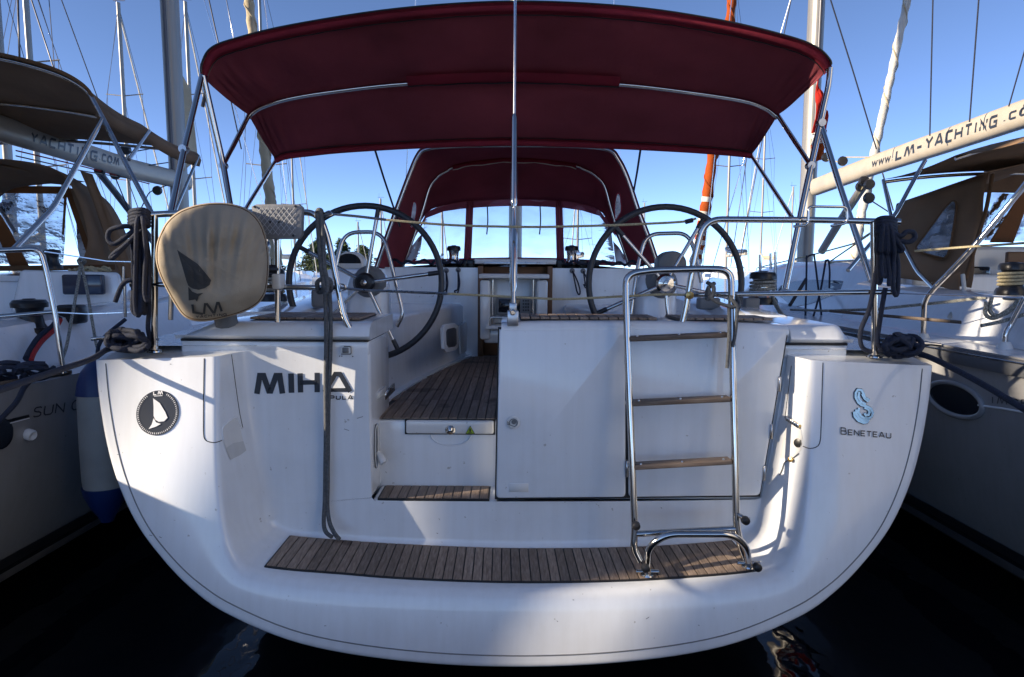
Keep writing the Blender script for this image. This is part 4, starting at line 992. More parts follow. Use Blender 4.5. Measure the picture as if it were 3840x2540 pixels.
# locker covers let into the wings: thin seams
def seam_line(name, px, r=0.0022, mat='gasket', par=Y): return tube(name, [on_transom(a, b, 0.0005) for a, b in resamp2(px)], r, mat, par, 5)
def resamp2(px): return [(v.x, v.y) for v in resamp(cr([Vector((a, b, 0)) for a, b in px], 6), 40)]
seam_line('locker_seam', [(766, 1345), (764, 1450), (763, 1580), (764, 1632), (770, 1650), (785, 1658), (808, 1660), (832, 1652)])
seam_line('locker_seam', [(868, 1330), (880, 1420), (897, 1540), (910, 1604), (906, 1608)], 0.0016)
seam_line('locker_seam', [(3086, 1352), (3083, 1450), (3079, 1600), (3076, 1650), (3068, 1672), (3048, 1681), (3030, 1681), (3012, 1674)])
seam_line('locker_seam', [(2968, 1372), (2960, 1440), (2950, 1520), (2944, 1565)], 0.0016)
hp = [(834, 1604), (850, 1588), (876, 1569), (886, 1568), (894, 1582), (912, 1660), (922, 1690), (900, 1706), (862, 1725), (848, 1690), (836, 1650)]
hc = decal('recess_shade_patch', fan(hp, 4), idm, TT, 'gelcoat_warm', Y, 0.002); decal('recess_shadow', fan([(846, 1680), (872, 1662), (910, 1655), (921, 1690), (900, 1706), (862, 1725)], 3), idm, TT, 'gelcoat_grey', Y, 0.004)  # flat patches; the pocket's shade is put into their colours
tube('recess_lip', [on_transom(a, b, 0.001) for a, b in resamp2([(836, 1650), (833, 1610), (848, 1589), (876, 1568), (888, 1568), (896, 1586), (908, 1608)])], 0.004, 'gelcoat', Y, 6)
# right recess: shower cap, ribbed fitting and cord
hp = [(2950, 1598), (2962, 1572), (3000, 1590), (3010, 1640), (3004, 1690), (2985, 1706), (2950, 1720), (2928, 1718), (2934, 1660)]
decal('recess_shade_patch', fan(hp, 4), idm, TT, 'gelcoat_warm', Y, 0.002)  # flat patch, a tone darker to stand for the pocket's shade
rf = sub('shower_fitting', Y)
for k in range(7):
    c = on_transom(2956+k*7, 1570+k*4.6, 0.012); bbox('rib', (c.x-0.003, c.y-0.012, c.z-0.010), (c.x+0.003, c.y+0.006, c.z+0.010), 'steel', rf, 0.002, 1)
tube('rib_bar', [on_transom(2951, 1566, 0.006), on_transom(3004, 1600, 0.006)], 0.007, 'brass', rf, 8)
c = on_transom(2996, 1662, 0.004); lathe('black_cap', [(0, 0), (0.019, 0), (0.02, 0.003), (0.014, 0.005), (0, 0.005)], 'plastic_black', rf, c, Vector((-0.75, -0.6, 0.1)), 20)
tube('cord', [on_transom(a, b, 0.004) for a, b in resamp2([(2998, 1702), (2970, 1722), (2945, 1735), (2936, 1760), (2926, 1782)])], 0.0022, 'rope_grey', rf, 5)
c = on_transom(2972, 1724, 0.006); lathe('cord_stop', [(0, 0), (0.011, 0), (0.011, 0.014), (0, 0.016)], 'brass', rf, c, Vector((-0.75, -0.6, 0.1)), 10)
# shower niche on the passage wall, wall hinge and the small latch on the panel
nc = lambda y, z: Vector((XL+0.0, y, z))
z0, z1 = B(1400, 1755, 3.2).z, B(1400, 1600, 3.2).z; ym = 0.225
sn = sub('shower_niche', Y)
ov = [Vector((XL+0.004, ym+0.042*math.copysign(abs(math.cos(a))**0.7, math.cos(a)), (z0+z1)/2+(z1-z0)/2*math.sin(a))) for a in [2*math.pi*i/28 for i in range(28)]]
tube('niche_frame', ov, 0.006, 'plastic_white', sn, 6, True); prism('niche_back', [Vector((p.x-0.002, ym+(p.y-ym)*0.9, (z0+z1)/2+(p.z-(z0+z1)/2)*0.93)) for p in ov], (0.002, 0, 0), 'plastic_grey', sn)
tube('niche_shadow_gap', [p+Vector((0.001, (p.y-ym)*0.16, (p.z-(z0+z1)/2)*0.06)) for p in ov], 0.002, 'gasket', sn, 5, True)
c = Vector((XL+0.01, ym, (z0+z1)/2-0.03)); lathe('shower_head', [(0, 0), (0.014, 0), (0.016, 0.02), (0.020, 0.05), (0.021, 0.058), (0.017, 0.062), (0, 0.062)], 'plastic_white', sn, c, Vector((0.55, -0.25, -0.8)), 16)
for (a, b, m) in (((1400, 1470), (1428, 1496), 'plastic_white'), ((1428, 1468), (1462, 1500), 'steel')):
    D0 = XL*2560/(a[0]-1920)*1.0; D1 = XL*2560/(b[0]-1920)
    zt_, zb_ = B(a[0], a[1], D0).z, B(a[0], b[1], D0).z
    bbox('wall_hinge', (XL-0.002, D0-3, zb_), (XL+0.012, D1-3, zt_), m, Y, 0.003, 1)
p, q = B(1276, 1296, 3.115), B(1322, 1330, 3.115)
lt = bbox('panel_latch', (p.x, p.y-0.012, q.z), (q.x, p.y+0.01, p.z), 'plastic_white', Y, 0.012, 3)
bbox('latch_slot', (p.x+0.012, p.y-0.016, q.z+0.008), (q.x-0.014, p.y-0.008, p.z-0.008), 'plastic_grey', Y, 0.003, 1)
tube('latch_edge', fil([Vector((p.x+0.02, p.y-0.0125, p.z-0.003)), Vector((q.x-0.003, p.y-0.0125, p.z-0.003)), Vector((q.x-0.003, p.y-0.0125, q.z+0.003)), Vector((p.x+0.006, p.y-0.0125, q.z+0.003))], 0.008), 0.0018, 'gasket', Y, 5)
mb = MB()
for (a, b) in ((1274, 1336), (1282, 1336), (1323, 1337)):
    c = on_transom(a, b, 0.001); mb.box((c.x, c.y, c.z), (0.005, 0.003, 0.004))
mb.build('screw_holes', 'gasket', Y, False)['kind'] = 'stuff'
# scratches and specks on the gelcoat that have a shape of their own
sc = []
for (x, y, s) in ((2428, 2318, 7), (1220, 2347, 4), (3190, 2163, 3), (566, 2008, 6), (602, 2015, 5), (443, 1705, 3), (2090, 2330, 3), (1350, 1566, 12), (1300, 1612, 10), (640, 1366, 3), (2150, 2250, 3), (1690, 1790, 8), (2620, 2345, 3), (2480, 1905, 3), (1010, 1935, 3), (1640, 2000, 3)):
    a = random.uniform(-0.8, 0.8); sc += ribbon([(x-s*math.cos(a), y-s*math.sin(a)), (x+s*math.cos(a), y+s*math.sin(a))], 2.2, 6)
decal('scuff_marks', sc, idm, TT, 'plastic_grey', Y, 0.0012)['kind'] = 'stuff'
# cleats at the stern corners
def cleat(px, py, D, parent):
    c = B(px, py, D); k = sub('mooring_cleat', parent)
    tube('cleat_horn', cr([c+Vector((-0.15, 0, 0.045)), c+Vector((-0.08, 0, 0.05)), c+Vector((0.08, 0, 0.05)), c+Vector((0.15, 0, 0.045))], 4), [0.008]*4+[0.014]*5+[0.008]*4, 'steel', k, 8)
    for s in (-1, 1): tube('cleat_leg', [c+Vector((s*0.045, 0, -0.01)), c+Vector((s*0.04, 0, 0.05))], 0.011, 'steel', k, 8)
    return c
clL = cleat(470, 1310, 3.06, Y); clR = cleat(3400, 1330, 3.06, Y)

# ================================================================== things on the yacht: outboard engine under its cover, ropes, fender
ob = empty('outboard_engine', P(800, 1195, 2.95), 'outboard engine under a beige canvas cover with a dark sail emblem', 'outboard engine')
outl = [(598, 880), (626, 830), (672, 792), (735, 769), (805, 760), (870, 765), (925, 783), (966, 818), (992, 866), (1005, 925), (1009, 985), (1006, 1050), (994, 1105), (962, 1146), (905, 1175), (838, 1194), (772, 1206), (722, 1203), (684, 1182), (652, 1136), (622, 1082), (598, 1030), (584, 978), (585, 926)]
oc = cr([Vector((a, b, 0)) for a, b in outl], 8, True); ccx, ccy = 800, 990
obi = -ob.location
prof0 = [(0.50, 3.22), (0.86, 3.20), (0.95, 3.14), (0.99, 3.06), (1.0, 2.98), (0.985, 2.91), (0.955, 2.868), (0.90, 2.835), (0.80, 2.802), (0.65, 2.772), (0.5, 2.754), (0.34, 2.742), (0.18, 2.736), (0.04, 2.734)]
prof = [(v.x, v.y) for v in cr([Vector((a, b, 0)) for a, b in prof0], 3)]
rws = []
for k, (s, D) in enumerate(prof):
    ring = []
    for j, v in enumerate(oc):
        sx = ccx + (v.x-ccx)*s; sy = ccy+(v.y-ccy)*s
        # folds that hang from the upper seam and from the left edge and die out towards the belly
        down = max(0.0, 1-abs(sy-905)/190); left = max(0.0, 1-abs(sx-640)/130)
        ph = sx*0.066+(sy-800)*0.02*(1 if sx > 780 else -1)*abs(sx-780)/150; fo_ = 0.010*(abs(math.sin(ph*0.5+0.4*math.sin(sx*0.03)))**0.6-0.6)+0.005*math.sin(ph*1.9+1.1)
        fl_ = 0.008*math.sin(sy*0.075+sx*0.05)+0.005*math.sin(sy*0.15-sx*0.03)
        sag = 0.014*math.sin(sx*0.02+0.5)*math.sin(sy*0.017)+0.008*math.sin((sx+sy)*0.031)*math.sin((sx-sy)*0.019)
        front = 1.0 if D < 2.95 else 0.3
        ring.append(P(sx, sy, D + (fo_*down**0.9*2.2 + fl_*left**1.4*0.3 + sag*1.1)*front*min(1, (1.02-s)*14+0.15)))
    rws.append(ring)
rows_w = rws
cov = loft('cover', [[p+obi for p in r] for r in rws], 'cover_tan', ob, True, True, ang=180)
OT = BVHTree.FromPolygons([p for r in rws for p in r], grid_faces(len(rws), len(rws[0]), True)+[tuple((len(rws)-1)*len(rws[0])+j for j in range(len(rws[0])))])
toL = Matrix.Translation(obi)
hem = [rws[17][j] for j in range(len(oc))]; tube('cover_seam', [p+obi+Vector((0, -0.001, 0)) for p in hem], 0.0030, 'tan_dark', ob, 5, True)
hem = [rws[6][j] for j in range(len(oc))]; tube('cover_zip', [p+obi+(p-P(ccx, ccy, 3.1)).normalized()*0.003 for p in hem[-40:]+hem[:52]], 0.004, 'sail_white', ob, 5)
tube('cover_drawcord', [p+obi for p in rws[3]], 0.006, 'cover_tan', ob, 5, True)
dk = dict(tree=OT, mat='decal_cover', parent=ob, off=0.0055, local=False, to_local=toL)
decal('sail_mark', fan([(667, 938), (700, 960), (745, 992), (778, 1030), (788, 1050), (784, 1068), (770, 1080), (748, 1086), (726, 1082), (710, 1070), (702, 1050), (695, 1025), (682, 985)], 12), idm, **dk)
decal('sail_mark', fan([(710, 1074), (722, 1092), (742, 1100), (764, 1098), (748, 1110), (742, 1130), (736, 1122), (712, 1126)], 3), idm, **dk)
decal('lettering', strokes([[(725, 1140), (728, 1168), (762, 1174)], [(766, 1174), (770, 1138), (778, 1138), (800, 1168), (806, 1168), (816, 1134), (822, 1134), (832, 1164)]], 8.5), idm, **dk)
ya, wd = word('YACHTING', 10, 2.4, 5); decal('lettering', ya, affine((737, 1190), (112/wd, -10/wd), (0, -1)), **dk)
pb = B(1020, 975, 3.12)
tube('clamp_arm', [P(990, 1010, 3.12)+obi, P(1035, 1010, 3.17)+obi], 0.02, 'plastic_black', ob, 8)
a, b = P(1022, 1028, 3.10), P(1056, 1085, 3.10); bbox('clamp_block', tuple(Vector((a.x, 0.08, b.z))+obi), tuple(Vector((b.x, 0.16, a.z))+obi), 'plastic_white', ob, 0.008)
tube('engine_leg', [P(835, 1150, 3.02)+obi, P(850, 1215, 3.05)+obi], 0.05, 'plastic_grey', ob, 10)

def rope(name, path, r, mat, label, k=6, group=None):
    path = cr([Vector(p) for p in path], k); base = min(path, key=lambda p: p.z).copy()
    v, f = tube_data(path, r, 8); o = sharp(obj(name, [p-base for p in v], f, mat, None, True), 50); o.location = base
    return tag(o, label, 'rope', group)
def rope_group(name, label, base, parts, mat, group=None):
    e = empty(name, base, label, 'rope', group)
    for (nm_, path, r) in parts: tube(nm_, [p-Vector(base) for p in path], r, mat, e, 8)
    return e
# mooring lines that run off to the quay
def mooring(label, path, strand2=None):
    return rope('mooring_line', path, 0.0125, 'rope_navy', label)
mooring('navy mooring line running from the left stern cleat out past the white fender', [P(500, 1285, 3.06), P(450, 1300, 3.04), P(400, 1312, 2.98), P(340, 1348, 2.88), P(180, 1402, 2.6), P(0, 1462, 2.3), P(-300, 1560, 1.95)])
mooring('second navy mooring line dropping steeply from the left boat towards the lower left corner', [P(120, 1420, 3.3), P(90, 1455, 3.25), P(60, 1510, 3.15), P(0, 1575, 3.05), P(-60, 1640, 2.95), P(-250, 1850, 2.7)])
mooring('navy mooring line running from the right stern cleat down past the oval porthole', [P(3360, 1300, 3.06), P(3420, 1318, 3.02), P(3490, 1342, 2.95), P(3580, 1385, 2.8), P(3700, 1450, 2.65), P(3840, 1535, 2.5), P(4100, 1700, 2.25)])
# coils turned up on the stern cleats
def coil(cx, cy, D, w, h, label, flip):
    parts = []; rnd = random.Random(int(cx))
    for k in range(11):
        a0 = rnd.uniform(0, 6.28); ox, oy = rnd.uniform(-w*0.18, w*0.18), rnd.uniform(-h*0.18, h*0.18); rw, rh = w*rnd.uniform(0.28, 0.42), h*rnd.uniform(0.26, 0.42); til = rnd.uniform(-0.5, 0.5)
        pts = []
        for i in range(14):
            a = a0+i/13*rnd.uniform(4.8, 6.6); x, y = rw*math.cos(a), rh*math.sin(a)
            pts.append(P(cx+ox+x*math.cos(til)-y*math.sin(til), cy+oy+x*math.sin(til)*0.5+y*math.cos(til), D+0.05*math.sin(a*1.0+k)-0.02*k/6))
        parts.append(('rope_turn', cr(pts, 4), 0.0125))
    return rope_group('coiled_rope', label, P(cx, cy+h*0.5, D), parts, 'rope_navy')
coil(478, 1278, 3.03, 150, 78, 'navy rope heaped on the left stern cleat beside the steel rail post', 1)
coil(3385, 1300, 3.03, 150, 84, 'navy rope heaped on the right stern cleat beside the steel rail post', -1)
# long hanks hung over the rail ends
def hank(cx, ytop, ybot, D, label, wid, n, loops, seed):
    rnd = random.Random(seed); parts = []
    for k in range(n):
        x = cx+wid*(k/(n-1)-0.5); yb = ybot-rnd.uniform(0, 90); d = D+rnd.uniform(-0.03, 0.03)
        pts = [P(cx+rnd.uniform(-14, 14), ytop-8, d+0.03), P(cx+(x-cx)*0.6, ytop+10, d-0.03), P(x, ytop+90, d-0.02), P(x+rnd.uniform(-5, 5), (ytop+yb)/2, d), P(x+rnd.uniform(-8, 8), yb-40, d), P(x+6, yb, d), P(x+14, yb-30, d+0.01), P(x+13, (ytop+yb)/2, d+0.02), P(cx+(x-cx)*0.6+8, ytop+60, d+0.02), P(cx+10, ytop-4, d+0.04)]
        parts.append(('rope_turn', cr(pts, 5), 0.0098))
    # wrapping turns at the top
    for k in range(5):
        yy = ytop-20+k*12; parts.append(('rope_wrap', cr([P(cx-36, yy+6, D), P(cx-20, yy-6, D-0.04), P(cx+16, yy-8, D-0.04), P(cx+36, yy+4, D), P(cx+14, yy+10, D+0.04), P(cx-20, yy+12, D+0.04)], 4, True), 0.0102))
    for pts in loops: parts.append(('rope_bight', cr([P(*q) for q in pts], 6), 0.0105))
    return rope_group('hanging_rope', label, P(cx, ybot, D), parts, 'rope_navy')
hank(522, 815, 1190, 3.0, 'navy rope hank hanging from the left rail end beside the covered outboard', 46, 5,
     [[(500, 850, 2.98), (455, 850, 2.95), (412, 865, 2.95), (406, 900, 2.95), (430, 915, 2.95), (470, 890, 2.96), (520, 850, 2.98)],
      [(520, 870, 2.96), (470, 920, 2.95), (430, 950, 2.95), (416, 968, 2.95), (432, 960, 2.95), (480, 910, 2.96), (535, 860, 2.97)],
      [(515, 1055, 2.99), (480, 1052, 2.98), (455, 1075, 2.98), (432, 1133, 2.98)],
      [(545, 1080, 3.0), (560, 1140, 3.02), (555, 1230, 3.05), (568, 1290, 3.06), (560, 1310, 3.05)],
      [(500, 1090, 2.98), (498, 1160, 2.98), (515, 1180, 2.98), (532, 1160, 2.98), (530, 1090, 2.98)]], 3)
hank(3322, 845, 1120, 3.0, 'navy rope hank hanging from the right rail end in front of the tan sprayhood', 62, 6,
     [[(3330, 860, 2.97), (3375, 885, 2.95), (3400, 870, 2.95), (3425, 872, 2.95), (3430, 893, 2.95), (3408, 908, 2.95), (3370, 900, 2.96), (3340, 870, 2.98)],
      [(3345, 870, 2.96), (3372, 915, 2.95), (3385, 935, 2.96), (3372, 942, 2.97), (3350, 910, 2.98)],
      [(3290, 1000, 3.02), (3262, 1150, 3.04), (3228, 1240, 3.05), (3232, 1300, 3.06), (3270, 1320, 3.06), (3320, 1315, 3.04)],
      [(3320, 1080, 3.0), (3300, 1200, 3.02), (3292, 1290, 3.04), (3330, 1318, 3.03)]], 5)
# grey line hitched on the left rail with two long tails
gp = []
gp.append(('rope_turn', cr([P(1190, 800, 3.10), P(1196, 900, 3.09), P(1204, 1000, 3.08), P(1216, 1070, 3.07), P(1232, 1100, 3.06)], 6), 0.0105))
gp.append(('rope_turn', cr([P(1202, 796, 3.10), P(1212, 900, 3.09), P(1216, 1000, 3.08), P(1228, 1060, 3.07), P(1222, 1110, 3.06)], 6), 0.0105))
gp.append(('rope_loop', cr([P(1188, 812, 3.14), P(1192, 790, 3.11), P(1204, 790, 3.11), P(1207, 815, 3.14)], 5), 0.0105))
for (x, s) in ((1204, 1), (1232, -1)):
    gp.append(('rope_hitch', cr([P(x-12, 1085, 3.11), P(x-14, 1060, 3.08), P(x+2, 1048, 3.08), P(x+10, 1066, 3.08), P(x+6, 1092, 3.11), P(x-8, 1096, 3.14)], 5, True), 0.0105))
gp.append(('rope_tail', cr([P(1218, 1095, 3.06), P(1222, 1180, 3.07), P(1223, 1300, 3.07), P(1221, 1450, 3.07), P(1222, 1600, 3.07), P(1220, 1750, 3.08), P(1218, 1880, 3.08), P(1214, 1960, 3.06), P(1222, 1995, 3.03), P(1244, 2014, 3.0)], 6), 0.0098))
gp.append(('rope_tail', cr([P(1236, 1100, 3.06), P(1240, 1200, 3.08), P(1238, 1350, 3.08), P(1232, 1500, 3.08), P(1230, 1650, 3.08), P(1229, 1800, 3.08), P(1228, 1900, 3.08), P(1236, 1960, 3.05), P(1254, 2000, 3.02), P(1272, 2022, 2.99)], 6), 0.0098))
rope_group('hanging_rope', 'grey line hitched to the left stern rail with two tails reaching the swim platform', P(1260, 2022, 3.0), gp, 'rope_grey')
# fender between the yachts
fc = P(398, 1862, 3.5); ft = P(398, 1462, 3.5)
fe = empty('fender', (fc.x, fc.y, fc.z), 'white cylindrical fender with blue ends hanging between the left hull and the middle yacht', 'fender')
H = ft.z-fc.z
lathe('fender_body', [(0.100, 0.05), (0.106, 0.10), (0.108, H*0.5), (0.106, H-0.06), (0.100, H)], 'fender_white', fe, (0, 0, 0), 'Z', 28)
lathe('fender_end', [(0.0, -0.14), (0.03, -0.135), (0.045, -0.10), (0.08, -0.04), (0.104, 0.02), (0.110, 0.06), (0.0, 0.06)], 'fender_blue', fe, (0, 0, 0), 'Z', 28)
lathe('fender_end', [(0.0, H-0.02), (0.110, H-0.02), (0.10, H+0.04), (0.08, H+0.10), (0.04, H+0.15), (0.0, H+0.16)], 'fender_blue', fe, (0, 0, 0), 'Z', 28)
tube('fender_line', cr([Vector((0, 0, H+0.14)), Vector((0.02, 0, H+0.25)), Vector((0.10, 0.1, H+0.36))], 5), 0.010, 'rope_navy', fe, 6)
# ================================================================== neighbouring yachts
def hull_of(root, xc, hb, ys, yb, sheer, mats=('gelcoat', 'boot_stripe', 'antifoul', 'stripe_grey', 'antifoul')):
    """shell, deck and boot stripes; ys = stern, yb = bow"""
    sec = [(sheer, 1.0), (sheer*0.8, 0.995), (sheer*0.6, 0.975), (0.50, 0.93), (0.36, 0.89), (0.28, 0.865), (0.24, 0.85), (0.14, 0.80), (-0.25, 0.45)]
    stn = [(0, 0.93), (0.1, 0.97), (0.25, 1.0), (0.45, 1.0), (0.62, 0.90), (0.78, 0.66), (0.9, 0.36), (1.0, 0.02)]
    bands = [(0, 4, mats[0], 'hull'), (4, 5, mats[1], 'boot_stripe'), (5, 6, mats[2], 'boot_stripe'), (6, 7, mats[3], 'boot_stripe'), (7, 8, mats[4], 'bottom')]
    def pt(t, b, k, s):
        z, w = sec[k]; z2 = z + (0.25*t*t if k < 3 else 0); return Vector((xc+s*hb*b*w, ys+(yb-ys)*t*(1 - (0.02*k if t == 1 else 0)), z2))
    fine = []
    for i in range(len(stn)-1):
        for j in range(4):
            u = j/4; fine.append((stn[i][0]+(stn[i+1][0]-stn[i][0])*u, stn[i][1]+(stn[i+1][1]-stn[i][1])*u))
    fine.append(stn[-1])
    for (a, b, m, nm_) in bands:
        rws = []
        for (t, w) in fine:
            rws.append([pt(t, w, k, -1) for k in range(a, b+1)])
        r2 = [[pt(t, w, k, 1) for k in range(a, b+1)] for (t, w) in reversed(fine)]
        loft(nm_, rws+r2+[rws[0]], m, root, ang=60)
    v = []
    for (t, w) in fine: v += [pt(t, w, 0, -1), Vector((xc, ys+(yb-ys)*t, sheer+0.25*t*t+0.03)), pt(t, w, 0, 1)]
    f = [(i*3+k, i*3+k+1, i*3+k+4, i*3+k+3) for i in range(len(fine)-1) for k in (0, 1)]
    obj('deck', v, f, 'gelcoat', root, True)
    return fine
def roof_of(root, xc, secs, mat='gelcoat'):
    rws = []
    for (y, hw, zt_, zb_) in secs:
        rws.append([Vector((xc+s*a, y, z)) for s, a, z in ((-1, hw+0.16, zb_), (-1, hw+0.04, zt_-0.09), (-1, hw-0.05, zt_-0.01), (-1, hw*0.5, zt_+0.03), (1, 0, zt_+0.05), (1, hw*0.5, zt_+0.03), (1, hw-0.05, zt_-0.01), (1, hw+0.04, zt_-0.09), (1, hw+0.16, zb_))])
    return loft('coachroof', rws, mat, root, ang=45, caps=True)
def T_(root): return lambda name, pts, r=0.0135, mat='steel', fi=0.08, n=8: tube(name, fil([P(*p) for p in pts], fi), r, mat, root, n)
def rig(root, mast_xy, z0, ztop, sides, sheer):
    m = sub('mast', root); x, y = mast_xy
    mast_tube('mast_tube', (x, y, z0), (x, y-0.1, ztop), 0.105, 0.15, 'alu_mast', m)
    mast_tube('sail_groove', (x, y-0.155, z0+1.2), (x, y-0.255, ztop-0.3), 0.022, 0.02, 'alu_dark', m, 8)
    for z in (7.2, 12.3):
        for s in (-1, 1): tube('spreader', [(x, y, z), (x+s*1.05, y+0.1, z+0.05)], 0.025, 'alu_mast', m, 6)
    for s in sides:
        tube('shroud', [(x+s*1.5, y+0.15, sheer), (x+s*1.05, y+0.1, 7.25), (x+s*0.95, y+0.1, 12.3), (x, y, ztop-0.2)], 0.006, 'chrome_wire', m, 5)
        tube('shroud', [(x+s*1.45, y+0.1, sheer), (x, y, 7.1)], 0.006, 'chrome_wire', m, 5)
    tube('backstay_wire', [(x, y-0.1, ztop), (x, y-9.3, sheer+0.1)], 0.006, 'chrome_wire', m, 5)
    return m
def boom_of(root, c, rx, rz, n=20):
    c = [Vector(p) for p in c]; rws = []
    for p in c: rws.append([p+Vector((rx*math.copysign(abs(math.cos(a))**0.75, math.cos(a)), 0, rz*math.copysign(abs(math.sin(a))**0.75, math.sin(a)))) for a in [2*math.pi*k/n for k in range(n)]])
    return loft('boom', rws, 'alu_boom', root, True, True, ang=50)

# ------------------------------------------------------------------ left neighbour
LX = -4.45
LBt = empty('neighbour_yacht', (0, 0, 0), 'white yacht on the left with brown bimini, topsides greyed for shade and white boom', 'sailboat')
hull_of(LBt, LX, 2.0, -0.9, 11.6, 1.30, ('hull_shade_grey', 'boot_stripe', 'antifoul', 'stripe_grey', 'antifoul'))
roof_of(LBt, LX, [(2.9, 1.12, 1.80, 1.3), (4.2, 1.15, 1.86, 1.3), (6.5, 1.0, 1.84, 1.3), (8.5, 0.7, 1.66, 1.4), (9.0, 0.5, 1.5, 1.4)])
for s in (-1, 1):
    rws = []
    for i in range(9):
        y = -0.2+i*3.3/8; hz = 1.56+0.10*i/8
        rws.append([Vector((LX+s*a, y, z)) for a, z in ((1.66, 1.31), (1.60, 1.34), (1.50, hz-0.03), (1.42, hz), (1.2, hz), (1.14, hz-0.03), (1.12, 1.2))])
    loft('coaming', rws, 'gelcoat', LBt, ang=45, caps=True)
bbox('cockpit_block', (LX-1.15, 2.7, 1.0), (LX+1.15, 2.95, 1.80), 'gelcoat', LBt, 0.03)
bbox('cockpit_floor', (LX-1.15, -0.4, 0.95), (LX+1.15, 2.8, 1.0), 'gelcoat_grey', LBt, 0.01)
a, b = P(240, 1030, 5.4), P(395, 1105, 5.4)
wn = bbox('side_window', (a.x, 2.36, b.z), (b.x, 2.42, a.z), 'window_navy', LBt, 0.015)
bk_ = hexa('coaming_block', [P(40, 1175, 5.45), P(470, 1170, 5.45), P(448, 1022, 5.45), P(78, 1012, 5.45), P(40, 1175, 6.2), P(470, 1170, 6.2), P(448, 1022, 6.2), P(78, 1012, 6.2)], 'gelcoat', LBt, 0.03, 3)
tl = T_(LBt)
tl('pushpit_rail', [(-300, 950, 3.5), (0, 940, 3.65), (150, 934, 3.75), (170, 1000, 3.75), (205, 1172, 3.75), (238, 1400, 3.75)], 0.0145, 'steel', 0.06, 10)
tl('pushpit_rail', [(-300, 1205, 3.5), (0, 1188, 3.65), (205, 1170, 3.75)], 0.0125)
tl('pushpit_post', [(-60, 940, 3.6), (-80, 1420, 3.6)], 0.0145)
for (pts) in ([(205, 1172, 3.75), (330, 1178, 4.1), (480, 1172, 5.0), (640, 1150, 7.5)], [(168, 944, 3.75), (400, 980, 4.5), (600, 985, 7.5)]): tl('guard_wire', pts, 0.004, 'chrome_wire', 0.02, 5)
tl('stanchion', [(468, 1065, 4.9), (470, 1190, 4.9)], 0.011)
tl('stanchion', [(462, 1082, 5.0), (463, 1000, 5.0)], 0.008)
# winches
winch('primary_winch', P(118, 1258, 4.25)+Vector((0, 0, -0.0)), 0.092, 0.23, LBt, drum='winch_black')
winch('coachroof_winch', P(200, 1010, 5.5), 0.055, 0.16, LBt, drum='winch_black')
bbox('rope_clutch', tuple(P(205, 1205, 4.5)+Vector((0, 0, -0.02))), tuple(P(290, 1145, 4.5)+Vector((0, 0.12, 0))), 'plastic_black', LBt, 0.02)
a, b = P(0, 1250, 4.0), P(55, 1320, 4.0); bbox('instrument_panel', (a.x-0.2, 0.98, b.z), (b.x, 1.03, a.z), 'screen', LBt, 0.01)
q = [P(150+30*i+10*math.sin(i*4), 1008+8*math.sin(i*2.7), 5.55+0.05*math.sin(i)) for i in range(10)]
tube('rope_tail', cr([P(260+18*i+14*math.sin(i*4), 1012+9*math.sin(i*2.7), 5.6+0.05*math.sin(i)) for i in range(10)], 5), 0.012, 'rope_cream', LBt, 6)
tube('rope_tail', cr([P(270+15*i+14*math.sin(i*3+1), 1010+9*math.sin(i*2.1), 5.62+0.05*math.sin(i)) for i in range(10)], 5), 0.012, 'rope_cream', LBt, 6)
tube('striped_hose', cr([P(222, 1190, 4.25), P(200, 1225, 4.2), P(150, 1265, 4.05), P(118, 1310, 3.9), P(100, 1345, 3.8)], 6), 0.020, 'rope_navy', LBt, 8)
tube('striped_hose', cr([P(228, 1198, 4.22), P(206, 1235, 4.16), P(160, 1278, 4.0), P(130, 1320, 3.86), P(118, 1350, 3.78)], 6), 0.013, 'rope_red', LBt, 8)
for pts in ([(303, 985, 4.4), (290, 1080, 4.25), (268, 1200, 4.05), (250, 1300, 3.9), (234, 1345, 3.8)], [(303, 985, 4.4), (325, 1080, 4.3), (345, 1200, 4.15), (360, 1290, 4.05), (368, 1312, 4.0)]): tl('hanging_line', pts, 0.009, 'rope_fleck', 0.1, 6)
tube('line_knot', cr([P(296, 975, 4.4), P(310, 970, 4.37), P(318, 982, 4.4), P(305, 992, 4.43), P(296, 985, 4.38)], 4, True), 0.011, 'rope_fleck', LBt, 6)
# rope heap and teak on the side deck
rnd = random.Random(4)
for k in range(7):
    cx, cy = 60+rnd.uniform(-60, 90), 1395+rnd.uniform(-18, 22)
    tube('deck_rope', cr([P(cx+rnd.uniform(45, 65)*math.cos(i*0.9+k), cy+22*math.sin(i*0.9+k), 3.5+0.06*math.sin(i+k)) for i in range(7)], 5), 0.0125, 'rope_navy', LBt, 6)
hexa('toe_rail', [P(-40, 1452, 3.40), P(270, 1400, 3.82), P(270, 1388, 3.82), P(-40, 1438, 3.40), P(-40, 1452, 3.48), P(270, 1400, 3.92), P(270, 1388, 3.92), P(-40, 1438, 3.48)], 'teak_x', LBt, 0.004)
